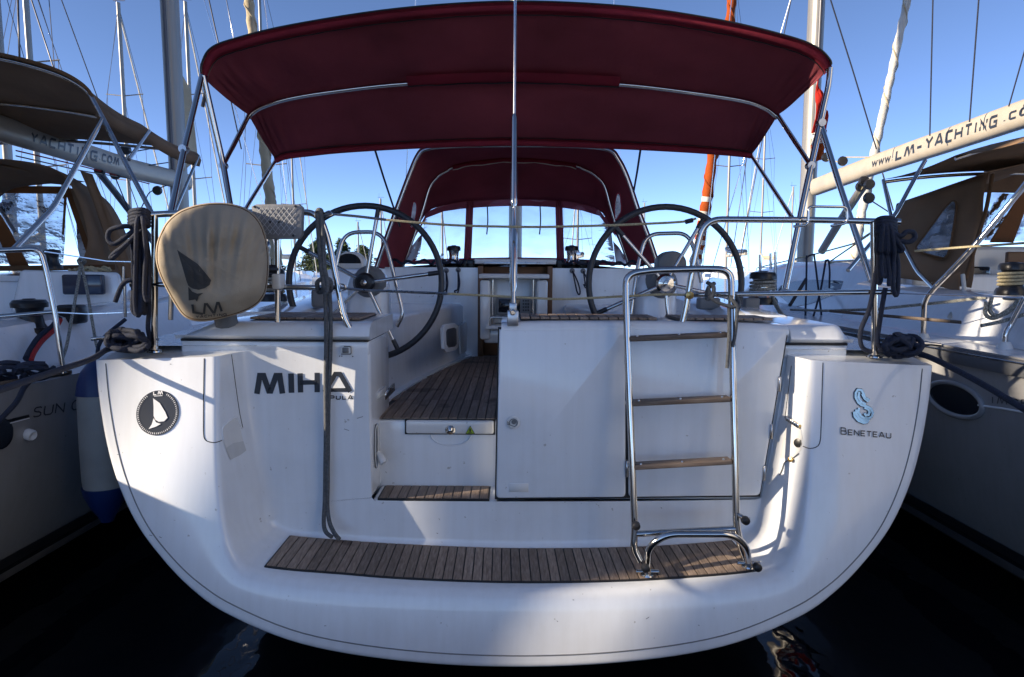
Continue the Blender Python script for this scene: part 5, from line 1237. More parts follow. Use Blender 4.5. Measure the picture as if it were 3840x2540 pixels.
# bimini
def arch_pts(half, D, xc, n=6):
    h = [P(a, b, D) for a, b in half]; m = [Vector((2*xc-p.x, p.y, p.z)) for p in h][::-1]; return cr(h+m, n)
lb = sub('bimini', LBt)
ha = arch_pts([(352, 378), (336, 345), (300, 312), (240, 278), (150, 245), (0, 208), (-200, 182)], 5.0, LX)
hm_ = arch_pts([(560, 492), (545, 478), (520, 462), (470, 445), (390, 430), (200, 400), (0, 378)], 5.85, LX)
hf = arch_pts([(746, 582), (738, 574), (715, 566), (660, 556), (560, 545), (350, 526), (100, 512)], 6.75, LX)
rws = []
for (ca, cb, n, last) in ((ha, hm_, 8, False), (hm_, hf, 8, True)):
    for i in range(n+(1 if last else 0)):
        t = i/n; rws.append([ca[j].lerp(cb[j], t)+Vector((0, 0, -0.03*math.sin(math.pi*t))) for j in range(len(ca))])
loft('canopy', rws, 'tan', lb, ang=180, thick=0.003)
rr = []
for k, (dx, dz) in enumerate(((0.0, 0.0), (0.02, -0.05), (0.0, -0.11))): rr.append([r[0]+Vector((dx, 0, dz)) for r in rws])
loft('side_valance', rr, 'tan', lb, ang=180, thick=0.003)
tube('edge_piping', [p+Vector((0, -0.01, 0.004)) for p in ha], 0.014, 'tan_dark', lb, 6)
for q in (ha, hm_, hf): tube('bow', [p+Vector((0, 0.01, -0.024)) for p in q], 0.014, 'steel', lb, 8)
tb_ = T_(lb)
tb_('frame_leg', [(336, 352, 5.0), (392, 455, 4.95), (470, 610, 4.8), (575, 810, 4.6)], 0.017, 'steel_dull'); tb_('frame_leg', [(384, 445, 4.95), (200, 780, 4.1), (52, 935, 3.7)], 0.0165); tb_('frame_leg', [(560, 492, 5.85), (484, 598, 4.85)], 0.0135)
tb_('frame_leg', [(745, 585, 6.75), (700, 690, 6.3), (640, 830, 5.6)], 0.0135)
tb_('frame_leg', [(-200, 620, 4.9), (10, 800, 4.3), (60, 880, 3.8)], 0.0135, 'steel_dull')
# boom and mast
D_of = lambda px, x: x*2560/(px-1920)
bm_ = boom_of(LBt, [PX(700, 684, LX), PX(655, 672, LX), PX(491, 634, LX), PX(350, 590, LX), PX(200, 543, LX), PX(0, 482, LX), PX(-150, 440, LX)], 0.08, 0.112)
LBT = BVHTree.FromPolygons([v.co.copy() for v in bm_.data.vertices], [tuple(p.vertices) for p in bm_.data.polygons])
tx, wd = word('YACHTING', 40, 9, 21); decal('boom_lettering', tx, affine((115, 533), (246/wd, 74/wd), (0.10, -0.95)), LBT, 'decal_dark', LBt, 0.004, local=False)
tx, wd = word('.COM', 30, 7, 15); decal('boom_lettering', tx, affine((370, 602), (74/wd, 22/wd), (0.08, -1)), LBT, 'decal_dark', LBt, 0.004, local=False)
ml = PX(672, 700, LX)
rig(LBt, (LX, ml.y), 1.8, 17.5, (1,), 1.32)
for k, pts in enumerate(([(60, 585, 6.3), (300, 640, 7.2), (500, 672, 8.2)], [(60, 565, 6.3), (300, 622, 7.2), (560, 690, 8.6)])): tl('reef_line', pts, 0.007, 'rope_red' if k else 'rope_fleck', 0.1, 5)
tl('vang', [(365, 640, 8.0), (430, 720, 8.6), (600, 940, 9.3)], 0.04, 'alu_dark', 0.1)
for pts in ([(365, 640, 7.6), (440, 740, 8.2), (560, 900, 9.0)], [(430, 660, 7.9), (500, 830, 8.6)], [(560, 620, 8.4), (630, 610, 8.8)], [(440, 580, 7.9), (640, 545, 9.0)], [(640, 690, 9.0), (560, 720, 8.5), (530, 780, 8.0)]): tl('control_line', pts, 0.007, 'rope_navy', 0.1, 5)
for (px, py, D) in ((375, 640, 7.6), (432, 655, 7.9), (590, 715, 8.6), (472, 562, 7.9), (632, 565, 9.0)): lathe('block', [(0, -0.03), (0.05, -0.03), (0.06, 0), (0.05, 0.03), (0, 0.03)], 'plastic_black', LBt, P(px, py, D), 'Y', 12)
loft('sail_bag', [[PX(705, 560, LX)+Vector((0.13*c, 0, 0.1*s_-0.02)) for c, s_ in ((-1, -1), (1, -1), (0.6, 8), (-0.2, 10))], [PX(650, 440, LX)+Vector((0.1*c, 0, 0.1*s_-0.6)) for c, s_ in ((-1, -1), (1, -1), (0.3, 10), (0, 12))]], 'sail_cream', LBt, True, True)
# sprayhood
lsp = sub('sprayhood', LBt)
d1_ = arch_pts([(300, 1005), (330, 900), (300, 770), (262, 690), (215, 640), (130, 612), (0, 596)], 5.9, LX)
d2_ = arch_pts([(515, 1070), (480, 900), (430, 790), (380, 735), (320, 705), (200, 690), (60, 682)], 6.7, LX)
rws = [[d1_[j].lerp(d2_[j], i/6)+Vector((0, 0, 0.02*math.sin(j*0.6)*math.sin(math.pi*i/6))) for j in range(len(d1_))] for i in range(7)]
loft('canopy', rws, 'tan', lsp, ang=180, thick=0.003)
def quadpatch(name, c, mat, par, thick=0.0, n=8, wob=0.0, mapf=P):
    A, Bq, C, D_ = [mapf(*q) for q in c]; rws = []
    for i in range(n+1):
        u = i/n; rws.append([A.lerp(D_, u).lerp(Bq.lerp(C, u), k/n)+Vector((0, wob*math.sin(k*1.3+i*0.9), 0)) for k in range(n+1)])
    return loft(name, rws, mat, par, ang=180, thick=thick)
quadpatch('front_window', [(10, 722, 6.9), (248, 722, 6.9), (240, 990, 7.3), (-40, 990, 7.3)], 'vinyl_old', lsp, wob=0.01)
quadpatch('front_window', [(275, 735, 6.8), (330, 740, 6.75), (420, 985, 6.9), (300, 985, 7.1)], 'vinyl_old', lsp, wob=0.01)
quadpatch('front_window', [(-260, 722, 6.9), (-20, 722, 6.9), (-80, 990, 7.3), (-330, 990, 7.3)], 'vinyl_old', lsp, wob=0.01)
quadpatch('window_strap', [(240, 705, 6.75), (290, 710, 6.75), (395, 995, 6.95), (340, 995, 6.95)], 'rust_strap', lsp, 0.004)
quadpatch('strap_tape', [(262, 706, 6.73), (276, 708, 6.73), (378, 992, 6.93), (362, 992, 6.93)], 'tan', lsp, 0.004)
quadpatch('window_strap', [(-60, 760, 6.7), (-20, 760, 6.7), (110, 1000, 6.9), (40, 1000, 6.9)], 'rust_strap', lsp, 0.004)
quadpatch('window_border', [(-200, 694, 6.8), (260, 700, 6.8), (260, 728, 6.82), (-200, 722, 6.82)], 'rust_strap', lsp, 0.004)
quadpatch('roll_tie', [(242, 722, 6.7), (252, 722, 6.7), (240, 882, 6.75), (232, 880, 6.75)], 'rust_strap', lsp, 0.004)
quadpatch('hood_base', [(-200, 1000, 6.0), (430, 992, 6.0), (430, 1012, 6.0), (-200, 1020, 6.0)], 'tan_dark', lsp, 0.02)
quadpatch('side_flap', [(300, 640, 6.0), (350, 655, 6.1), (520, 1062, 6.3), (470, 1078, 6.2)], 'tan', lsp, 0.003, wob=0.015)
# hull writing, slot and outlet
hl = [o for o in LBt.children if o.name.startswith('hull')]
HT = bvh_of(hl)
tx, wd = word('SUN ODYSSEY', 40, 5, 14, None, 0.5); decal('model_lettering', tx[:400], affine((122, 1567), (0.86*1.0, -0.155), (0.14, -0.98)), HT, 'decal_dark', LBt, 0.004, local=False)
decal('vent_slot', strokes([[(20, 1582), (108, 1560)]], 11), idm, HT, 'plastic_black', LBt, 0.003, local=False); decal('vent_slot_lip', strokes([[(22, 1591), (108, 1568)]], 4), idm, HT, 'decal_white', LBt, 0.004, local=False)
c = HT.ray_cast(CAM, ray(103, 1628).normalized())[0]; lathe('drain_outlet', [(0, 0), (0.03, 0), (0.03, 0.03), (0.022, 0.04), (0, 0.03)], 'plastic_white', LBt, c, Vector((1, -0.3, -0.2)), 14)
c = HT.ray_cast(CAM, ray(-5, 1622).normalized())[0]; lathe('round_port', [(0, 0.0), (0.08, 0.0), (0.085, 0.006), (0.07, 0.01), (0, 0.008)], 'glass_dark', LBt, c, Vector((1, -0.05, 0.1)), 20)

# ------------------------------------------------------------------ right neighbour
RX = 4.32
RBt = empty('neighbour_yacht', (0, 0, 0), 'white yacht on the right with lettered boom, tan sprayhood and oval hull porthole', 'sailboat')
hull_of(RBt, RX, 1.80, -0.9, 11.8, 1.45, ('hull_shade_grey', 'boot_stripe', 'antifoul', 'stripe_grey', 'antifoul'))
roof_of(RBt, RX, [(2.6, 1.15, 1.86, 1.45), (3.6, 1.15, 1.98, 1.45), (5.5, 1.0, 1.98, 1.46), (7.5, 0.72, 1.86, 1.5), (8.6, 0.45, 1.62, 1.5)])
for s in (-1, 1):
    rws = []
    for i in range(9):
        y = -0.2+i*3.1/8; hz = 1.68+0.12*i/8
        rws.append([Vector((RX+s*a, y, z)) for a, z in ((1.52, 1.46), (1.46, 1.49), (1.36, hz-0.03), (1.28, hz), (1.08, hz), (1.02, hz-0.03), (1.0, 1.3))])
    loft('coaming', rws, 'gelcoat', RBt, ang=45, caps=True)
bbox('cockpit_block', (RX-1.1, 2.5, 1.0), (RX+1.1, 2.7, 1.86), 'gelcoat', RBt, 0.03)
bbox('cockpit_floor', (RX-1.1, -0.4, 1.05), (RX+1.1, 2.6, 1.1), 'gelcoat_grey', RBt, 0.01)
hullR = [o for o in RBt.children if o.name.startswith('hull')]; HTR = bvh_of(hullR)
rb = []
for i in range(21):
    y = -0.9+i*0.35; h = HTR.ray_cast(Vector((0, y, 1.40)), Vector((1, 0, 0)))[0]
    if h: rb.append(h)
rws = [[p+Vector((a, 0, b)) for a, b in ((0.0, -0.045), (-0.025, -0.04), (-0.035, 0.0), (-0.025, 0.04), (0.0, 0.045))] for p in rb]
loft('rubbing_strake', rws, 'rubrail', RBt, ang=60)
tube('strake_edge', [p+Vector((-0.03, 0, 0.03)) for p in rb], 0.006, 'steel_dull', RBt, 6)
# cabin side windows
cT = bvh_of([o for o in RBt.children if o.name.startswith('coachroof')])
wp = [(2905, 1092), (2930, 1072), (2980, 1056), (3050, 1050), (3130, 1052), (3195, 1058), (3205, 1068), (3196, 1085), (3120, 1112), (3040, 1140), (2985, 1150), (2960, 1142)]
decal('cabin_window', fan(wp, 4), idm, cT, 'window_navy', RBt, 0.006, local=False)
tr = T_(RBt)
for (u, v) in (((3022, 1048), (2962, 1145)),): tr('window_bar', [(u[0], u[1], 6.9), (v[0], v[1], 6.6)], 0.018, 'plastic_black')
# toe rail teak, stanchions, wires, lines
hexa('toe_rail', [P(3110, 1172, 4.75), P(3606, 1216, 3.85), P(3606, 1203, 3.85), P(3110, 1162, 4.75), P(3110, 1172, 4.85), P(3606, 1216, 3.95), P(3606, 1203, 3.95), P(3110, 1162, 4.85)], 'teak_x', RBt, 0.004)
tr('frame_post', [(3940, 560, 3.9), (3840, 700, 4.0), (3640, 940, 4.15), (3500, 1085, 4.3), (3466, 1130, 4.35), (3462, 1265, 4.38)], 0.0165, 'steel', 0.12, 10)
tr('frame_post', [(3312, 676, 5.58), (3345, 830, 5.25), (3395, 935, 4.95), (3440, 1020, 4.65), (3502, 1082, 4.32)], 0.0135)
tr('frame_post', [(3840, 1120, 3.75), (3790, 1220, 3.8), (3770, 1250, 3.8), (3768, 1300, 3.8)], 0.0145)
for (px, py, D) in ((3462, 1268, 4.38), (3768, 1302, 3.8)): lathe('post_foot', [(0, -0.03), (0.045, -0.03), (0.04, 0.0), (0.025, 0.03), (0, 0.03)], 'plastic_white', RBt, P(px, py, D), 'Z', 14)
tr('guard_wire', [(3358, 1100, 4.2), (3600, 1108, 4.0), (3840, 1118, 3.75)], 0.004, 'chrome_wire', 0.02, 5)
tr('guard_line', [(3430, 942, 4.3), (3640, 926, 4.1), (3900, 908, 3.8)], 0.0075, 'rope_cream', 0.02, 6)
for pts in ([(3290, 1160, 4.6), (3400, 1148, 4.5), (3560, 1132, 4.3), (3700, 1116, 4.1)], [(2965, 1162, 5.8), (3100, 1166, 5.2), (3290, 1160, 4.6)]): tr('sheet', pts, 0.010, 'rope_fleck', 0.1, 6)
for pts in ([(3700, 1132, 4.0), (3692, 1180, 4.0), (3720, 1198, 4.0), (3790, 1170, 4.0), (3820, 1120, 4.0)], [(3680, 1222, 3.9), (3760, 1206, 3.9), (3840, 1180, 3.8)], [(3720, 1110, 4.0), (3708, 1170, 4.0), (3740, 1190, 4.0), (3830, 1130, 3.95)]): tr('sheet', pts, 0.012, 'rope_fleck', 0.1, 6)
winch('primary_winch', P(3792, 1108, 4.1), 0.07, 0.20, RBt, drum='winch_black', rope='rope_cream')
winch('coachroof_winch', P(3640, 905, 5.3), 0.05, 0.15, RBt, drum='winch_black')
for pts in ([(3025, 960, 6.6), (3024, 1040, 6.5), (3020, 1198, 6.2)], [(3053, 955, 6.6), (3066, 1060, 6.5), (3084, 1215, 6.2)], [(3097, 975, 6.4), (3078, 1090, 6.3), (3045, 1205, 6.1)], [(3106, 975, 6.4), (3112, 1010, 6.3), (3110, 1080, 6.2)], [(3022, 970, 6.6), (3035, 958, 6.6), (3056, 954, 6.6)], [(3094, 985, 6.4), (3104, 972, 6.4), (3112, 990, 6.4)]): tr('hanging_line', pts, 0.009, 'rope_navy', 0.1, 6)
for pts in ([(2860, 1000, 9.0), (3040, 958, 8.0), (3200, 915, 7.0), (3270, 870, 6.0)], [(3010, 1010, 8.0), (3100, 990, 7.2), (3260, 880, 6.2)], [(3110, 985, 7.0), (3230, 975, 6.5)]): tr('guard_line', pts, 0.008, 'rope_cream', 0.1, 6)
for (px, yt, yb, D) in ((2850, 955, 1090, 8.5), (2890, 950, 1010, 8.8), (2908, 945, 1090, 8.2), (2853, 965, 1010, 9.5)): tr('stanchion', [(px, yt, D), (px, yb, D)], 0.018)
# bimini
rbm = sub('bimini', RBt)
def world_arch(y, x0, x1, zs, zc, n=22):
    out = []
    for i in range(n+1):
        u = i/n; x = x0+(x1-x0)*u; w_ = min(u, 1-u)*2; out.append(Vector((x, y, zs+(zc-zs)*(1-(1-min(1, w_*1.15))**2.4))))
    return out
ra, rm_, rf_ = world_arch(0.95, 3.02, RX*2-3.02, 2.66, 2.92), world_arch(1.75, 3.02, RX*2-3.02, 2.67, 2.84), world_arch(2.6, 3.0, RX*2-3.0, 2.62, 2.69)
rws = []
for (ca, cb, n, last) in ((ra, rm_, 7, False), (rm_, rf_, 7, True)):
    for i in range(n+(1 if last else 0)):
        t = i/n; rws.append([ca[j].lerp(cb[j], t)+Vector((0, 0, -0.02*math.sin(math.pi*t))) for j in range(len(ca))])
loft('canopy', rws, 'tan', rbm, ang=180, thick=0.003)
for q in (ra, rm_, rf_): tube('bow', [p+Vector((0, 0, -0.022)) for p in q], 0.0135, 'steel', rbm, 8)
tr2 = T_(rbm)
tr2('frame_leg', [(3470, 602, 4.95), (3430, 670, 4.9), (3356, 808, 4.7), (3180, 1015, 4.4)], 0.0145)
# boom, mast and flag
bmr = boom_of(RBt, [PX(3060, 702, RX), PX(3160, 664, RX), PX(3286, 617, RX), PX(3554, 527, RX), PX(3840, 428, RX), PX(4100, 340, RX)], 0.085, 0.118)
mast_tube('boom_end_cap', PX(3052, 708, RX)+Vector((0, 0.12, 0)), PX(3052, 708, RX)+Vector((0, 0.121, 0.001)), 0.11, 0.17, 'alu_dark', RBt)
BT = BVHTree.FromPolygons([v.co.copy() for v in bmr.data.vertices], [tuple(p.vertices) for p in bmr.data.polygons])
def btext(s, x0, y0, x1, y1, h, w_, gap):
    wd = word(s, h, w_, gap)[1]
    for i in range(len(s)):            # one part per letter
        d = word(s[:i+1], h, w_, gap)[0]; k = len(word(s[:i], h, w_, gap)[0]) if i else 0
        decal('boom_letter', d[k:], affine((x0, y0), ((x1-x0)/max(wd, 1), (y1-y0)/max(wd, 1)), (0.12, -0.98)), BT, 'decal_dark', RBt, 0.004, local=False)
btext('WWW.', 3270, 627, 3348, 603, 24, 5, 9); btext('L', 3360, 603, 3380, 596, 40, 9, 20); btext('M', 3392, 592, 3426, 579, 40, 9, 20); btext('-', 3438, 574, 3454, 569, 40, 10, 8); btext('YACHTING', 3470, 564, 3736, 476, 48, 10, 24); btext('.COM', 3762, 460, 3900, 414, 33, 8, 18)
mr_ = PX(3030, 700, RX)
rig(RBt, (RX, mr_.y), 1.9, 18, (-1,), 1.46)
quadpatch('red_flag', [(3068, 300, 9.4), (3100, 420, 9.5), (3105, 560, 9.55), (3048, 500, 9.4)], 'flag_red', RBt, 0.01, wob=0.05); quadpatch('flag_band', [(3044, 500, 9.4), (3098, 490, 9.5), (3092, 535, 9.5), (3042, 545, 9.4)], 'sail_white', RBt, 0.012, wob=0.03); quadpatch('red_flag', [(3042, 545, 9.4), (3092, 535, 9.5), (3092, 596, 9.5), (3060, 606, 9.45)], 'orange_sail', RBt, 0.01, wob=0.03)
for pts, m, r_ in (([(3115, 0, 7.5), (3200, 270, 7.6), (3287, 560, 7.7)], 'rope_navy', 0.008), ([(3500, -60, 6.7), (3487, 510, 6.75)], 'rope_navy', 0.007), ([(3675, -60, 6.2), (3636, 458, 6.25)], 'rope_navy', 0.007), ([(3880, 60, 5.6), (3783, 400, 5.8)], 'rope_navy', 0.006)): tr('lazy_line', pts, r_, m, 0.1, 5)
tr('vang', [(3250, 680, 8.3), (3150, 830, 9.0), (3080, 945, 9.4)], 0.05, 'alu_mast', 0.1)
for pts in ([(3242, 690, 8.2), (3180, 800, 8.6), (3095, 940, 9.2)], [(3160, 590, 9.2), (3260, 590, 8.3)], [(3100, 598, 9.3), (3160, 612, 9.0)], [(3450, 745, 7.2), (3400, 800, 7.4), (3280, 870, 7.6)], [(3250, 742, 7.8), (3340, 800, 7.4)], [(3310, 650, 7.4), (3350, 790, 7.2)]): tr('control_line', pts, 0.008, 'rope_cream', 0.1, 5)
for (px, py, D) in ((3098, 590, 9.3), (3160, 605, 9.0), (3240, 680, 8.2), (3260, 692, 8.1), (3228, 700, 8.3), (3258, 743, 7.7)): lathe('block', [(0, -0.03), (0.055, -0.03), (0.065, 0), (0.055, 0.03), (0, 0.03)], 'plastic_black', RBt, P(px, py, D), 'Y', 12)
# sprayhood
rsp = sub('sprayhood', RBt)
quadpatch('side_panel', [(3362, 765, 5.75), (3706, 648, 5.2), (3640, 1080, 4.95), (3338, 1038, 5.5)], 'tan', rsp, 0.004, 14, 0.012)
quadpatch('roof_panel', [(3364, 764, 5.78), (3720, 640, 5.2), (4100, 560, 5.2), (3700, 690, 5.9)], 'tan', rsp, 0.004, 10, 0.006)
def pmap(px, py, k=0.03):
    # a point on the side panel plane
    a, b, c = P(3362, 765, 5.75), P(3706, 648, 5.2), P(3338, 1038, 5.5); n_ = (b-a).cross(c-a).normalized(); d = ray(px, py)
    t = (a-CAM).dot(n_)/d.dot(n_); q = CAM+d*t; return q - d.normalized()*k
wl = cr([pmap(a, b) for a, b in ((3562, 762), (3576, 754), (3586, 765), (3584, 800), (3562, 930), (3545, 965), (3525, 966), (3450, 945), (3436, 932), (3446, 912), (3500, 840), (3540, 785))], 3, True)
prism('side_window', wl, pmap(3500, 880, 0.025)-pmap(3500, 880, 0.03), 'glass_dark', rsp)
prism('side_window_film', [p-ray(3500, 880)*0.006 for p in wl], (0, 0.001, 0), 'vinyl_old', rsp)
tube('window_piping', [p-ray(3500, 880)*0.004 for p in wl], 0.008, 'tan_dark', rsp, 5, True)
quadpatch('front_window', [(3690, 722, 6.3), (3830, 728, 6.3), (3770, 905, 6.5), (3640, 900, 6.4)], 'vinyl_old', rsp, wob=0.01); quadpatch('front_window', [(3868, 728, 6.3), (4000, 740, 6.3), (3960, 905, 6.5), (3776, 905, 6.5)], 'vinyl_old', rsp, wob=0.01)
quadpatch('window_strap', [(3832, 715, 6.2), (3872, 715, 6.2), (3800, 910, 6.4), (3710, 910, 6.4)], 'rust_strap', rsp, 0.004); quadpatch('window_border', [(3690, 640, 6.2), (4000, 650, 6.2), (4000, 728, 6.25), (3680, 722, 6.25)], 'tan_dark', rsp, 0.004)
quadpatch('panel_flap', [(3590, 1025, 4.8), (3602, 1015, 4.8), (3598, 1096, 4.75), (3488, 1064, 4.9)], 'tan', rsp, 0.004)
tr('sprayhood_bow', [(3722, 655, 5.15), (3700, 780, 5.05), (3620, 1050, 4.85)], 0.014, 'tan_dark')
bbox('companion_block', tuple(P(3610, 1090, 5.6)), tuple(P(3900, 925, 5.6)+Vector((0, 0.3, 0))), 'gelcoat_warm', RBt, 0.03)
a, b = P(3612, 1000, 5.55), P(3708, 1048, 5.55); bbox('cabin_port', (a.x, 2.53, b.z), (b.x, 2.57, a.z), 'glass_dark', RBt, 0.015)
a, b = P(3775, 945, 5.4), P(3860, 1000, 5.4); bbox('wooden_board', (a.x, 2.38, b.z), (b.x, 2.42, a.z), 'wood_dark', RBt, 0.01)
tr('deck_strap', [(3610, 1030, 4.75), (3618, 1100, 4.7), (3560, 1190, 4.5)], 0.014, 'sail_white')
# oval porthole and lettering on the hull
c = HTR.ray_cast(CAM, ray(3580, 1498).normalized())[0]
el = lambda rx, rz, dx: [Vector((HTR.ray_cast(Vector((0, c.y+rx*math.cos(a), c.z+rz*math.sin(a))), Vector((1, 0, 0)))[0].x-dx, c.y+rx*math.cos(a), c.z+rz*math.sin(a))) for a in [2*math.pi*k/40 for k in range(40)]]
prt = sub('hull_porthole', RBt)
prism('port_glass', el(0.225, 0.085, 0.004), (0.002, 0, 0), 'glass_dark', prt); tube('port_ring', el(0.235, 0.095, 0.006), 0.016, 'hull_shade_grey', prt, 8, True)
hv = [HTR.ray_cast(CAM, ray(px, py).normalized())[0]+Vector((-0.004, 0, 0)) for px, py in ((3672, 1520), (3760, 1532), (3835, 1545), (3900, 1556))]
tube('hull_crease', hv, 0.006, 'gelcoat', RBt, 6)
tx, wd = word('IMPRESSION', 30, 4, 16); decal('model_lettering', tx, affine((3722, 1514), (0.95, 0.09), (0, -0.9)), HTR, 'decal_dark', RBt, 0.004, local=False)
# ================================================================== far yachts, trees, quay
def far_boat(name, label, px_mast, D, top_py, hb=1.7, length=11, hue='gelcoat', group='yachts moored beyond', sailcol=None, lean=0.0, stern_to=True, spread=True, ztop=None, mr_=0.095):
    m = P(px_mast, 1000, D); x, y = m.x, m.y
    zt_ = ztop if ztop else P(px_mast, top_py, D).z
    r = empty(name, (x, y-2, 0), label, 'sailboat', group)
    L = lambda a, b, c: Vector((a, b+2, c))
    h = []; stn = [(-4.6, 0.88), (-3, 1), (0, 1), (2.5, 0.8), (4.6, 0.45), (6.2, 0.03)]
    rws = []
    for (yy, w_) in stn: rws.append([L(s*hb*w_*k, yy, z+(0.3 if yy > 4 else 0)*(z > 0.5)) for s, k, z in ((-1, 0.75, -0.1), (-1, 0.95, 0.5), (-1, 1, 1.25), (1, 0.0, 1.32), (1, 1, 1.25), (1, 0.95, 0.5), (1, 0.75, -0.1))])
    loft('hull', rws, hue, r, caps=True, ang=40)
    loft('coachroof', [[L(s*w_, yy, z) for s, z in ((-1, 1.2), (-0.9, zz), (0.9, zz), (1, 1.2))] for yy, w_, zz in ((-1.6, 1.1, 1.75), (1.2, 1.0, 1.75), (3.2, 0.6, 1.55))], 'gelcoat_warm', r, caps=True, ang=40)
    obj('cabin_window', [L(-1.02, -1.2, 1.42), L(-1.02, 1.0, 1.42), L(-0.97, 1.0, 1.62), L(-0.97, -1.2, 1.62)], [(0, 1, 2, 3)], 'window_navy', r)
    mast_tube('mast', L(0, 0, 1.4), L(lean, -0.05, zt_), mr_, mr_*1.3, 'alu_mast', r, 10)
    tube('boom', [L(0, -0.1, 2.7), L(0, -3.6, 2.75)], 0.09, 'alu_boom', r, 8)
    tube('sail_cover', cr([L(0, -0.1, 3.15), L(0, -0.8, 2.95), L(0, -3.4, 2.88)], 4), 0.14, sailcol or 'window_navy', r, 8)
    w_ = 0.012 if D > 25 else 0.008
    if spread:
        for z in (zt_*0.42, zt_*0.70):
            for s in (-1, 1): tube('spreader', [L(0, 0, z), L(s*1.0, 0.1, z+0.12)], 0.03, 'alu_mast', r, 5)
        for s in (-1, 1):
            tube('shroud', [L(s*1.5, 0.1, 1.3), L(s*1.0, 0.1, zt_*0.42+0.12), L(s*0.95, 0.1, zt_*0.70+0.12), L(0, 0, zt_-0.2)], w_, 'alu_dark', r, 4)
            tube('shroud', [L(s*1.5, 0.1, 1.3), L(0, 0, zt_*0.70)], w_*0.8, 'alu_dark', r, 4)
    tube('backstay', [L(0, -4.4, 1.3), L(0, 0, zt_)], w_*0.8, 'alu_dark', r, 4)
    tube('forestay', [L(0, 6.0, 1.5), L(0, 0, zt_*0.97)], 0.05 if D > 35 else 0.012, 'sail_white' if D > 35 else 'alu_dark', r, 6)
    tube('masthead_antenna', [L(-0.15, 0, zt_), L(-0.15, 0, zt_+0.5)], 0.012, 'alu_dark', r, 4)
    tube('wind_vane', [L(-0.3, 0, zt_+0.12), L(0.35, 0, zt_+0.12)], 0.02, 'alu_dark', r, 4)
    for s in (-1, 1): tube('pushpit', fil([L(s*1.4, -3.2, 1.3), L(s*1.4, -3.2, 2.0), L(s*1.3, -4.3, 2.0), L(s*0.3, -4.4, 2.0), L(s*0.3, -4.4, 1.3)], 0.15), 0.02, 'steel', r, 5)
    return r
far_boat('moored_yacht', 'far yacht whose whole masthead and spreaders show left of the broad white mast', 500, 38, 12)
far_boat('moored_yacht', 'far yacht whose masthead shows just right of the broad white mast', 742, 40, 8, sailcol='sail_cream')
far_boat('moored_yacht', 'far yacht with the thin bright mast above the left brown bimini', 168, 26, -200, sailcol='sail_cream')
far_boat('moored_yacht', 'far yacht with the thicker dark mast near the top left corner', 60, 14, -900, mr_=0.075)
far_boat('moored_yacht', 'far yacht with the tall thin mast rising over the left corner of the maroon bimini', 1010, 34, -150, mr_=0.07)
far_boat('moored_yacht', 'small far yacht with the short mast left of the maroon sprayhood', 1432, 70, 745, spread=False, mr_=0.10)
far_boat('moored_yacht', 'small far yacht with the lowest mast above the left wheel hub', 1346, 80, 832, spread=False, mr_=0.10)
far_boat('moored_yacht', 'far yacht with the thin mast right of the orange furled sail', 2722, 42, -100, mr_=0.08)
far_boat('moored_yacht', 'far yacht with the thin mast left of the thick right hand mast', 2850, 60, 380, mr_=0.09, sailcol='sail_cream')
far_boat('moored_yacht', 'small far yacht with the short mast between the orange sail and the sprayhood', 2412, 90, 760, spread=False, mr_=0.09)
far_boat('moored_yacht', 'small far yacht behind the right steering wheel with a short mast', 2962, 75, 700, spread=False, mr_=0.09)
far_boat('moored_yacht', 'far yacht seen through the left sprayhood window', 1660, 60, 780, spread=False, mr_=0.10)
far_boat('moored_yacht', 'far yacht seen through the right sprayhood window', 2165, 48, 600, mr_=0.09)
far_boat('moored_yacht', 'far yacht with a white hull in front of the pines on the left', 1108, 55, 300, mr_=0.08, sailcol='sail_white')
# near furled headsails that stand between the masts
def furled(name, label, pts, r, mat, bands=(), x=None):
    path = [P(*p) for p in pts]; base = path[-1].copy(); base.z = 1.2
    e = empty(name, base, label, 'furled sail')
    c = resamp(cr(path, 8), 60); rad = [r*(0.75+0.35*i/59)*(1+0.10*math.sin(i*1.7)+0.05*math.sin(i*4.1)) for i in range(60)]
    v, f = tube_data([p-base for p in c], rad, 12); obj('sail_roll', v, f, mat, e, True)
    # spiral leech edge
    sp_ = []
    for i in range(58*3):
        t = i/(58*3-1); k = t*58; i0 = int(k); p = c[i0].lerp(c[i0+1], k-i0)-base; a = t*42; sp_.append(p+Vector((math.cos(a), math.sin(a), 0))*rad[i0]*0.98)
    tube('leech_edge', sp_, r*0.18, 'sail_cream' if mat != 'orange_sail' else 'orange_sail', e, 5)
    for (t0, t1, m) in bands:
        a, b = int(t0*59), max(int(t1*59), int(t0*59)+1); tube('band', [c[i]-base for i in range(a, b+1)], [rad[i]*1.06 for i in range(a, b+1)], m, e, 12)
    tube('forestay', [c[0]-base, Vector((0, 0, 0))+(c[-1]-base)*1.0, Vector((0, 0, 0))], 0.012, 'alu_dark', e, 5)
    return e
furled('furled_headsail', 'golden cream furled sail standing behind the left corner of the maroon bimini', [(925, -80, 11), (960, 250, 11.2), (985, 500, 11.4), (1015, 760, 11.6), (1040, 990, 11.8)], 0.085, 'sail_cream')
furled('furled_headsail', 'orange furled sail with white bands behind the right steering wheel', [(2755, -80, 14), (2715, 250, 14.1), (2680, 520, 14.2), (2650, 750, 14.3), (2625, 900, 14.4), (2600, 1020, 14.5)], 0.105, 'orange_sail', [(0.73, 0.75, 'sail_white'), (0.785, 0.80, 'sail_white'), (0.81, 0.825, 'sail_white'), (0.86, 0.875, 'sail_white'), (0.89, 0.905, 'sail_white'), (0.92, 0.935, 'sail_white'), (0.95, 0.965, 'sail_white')])
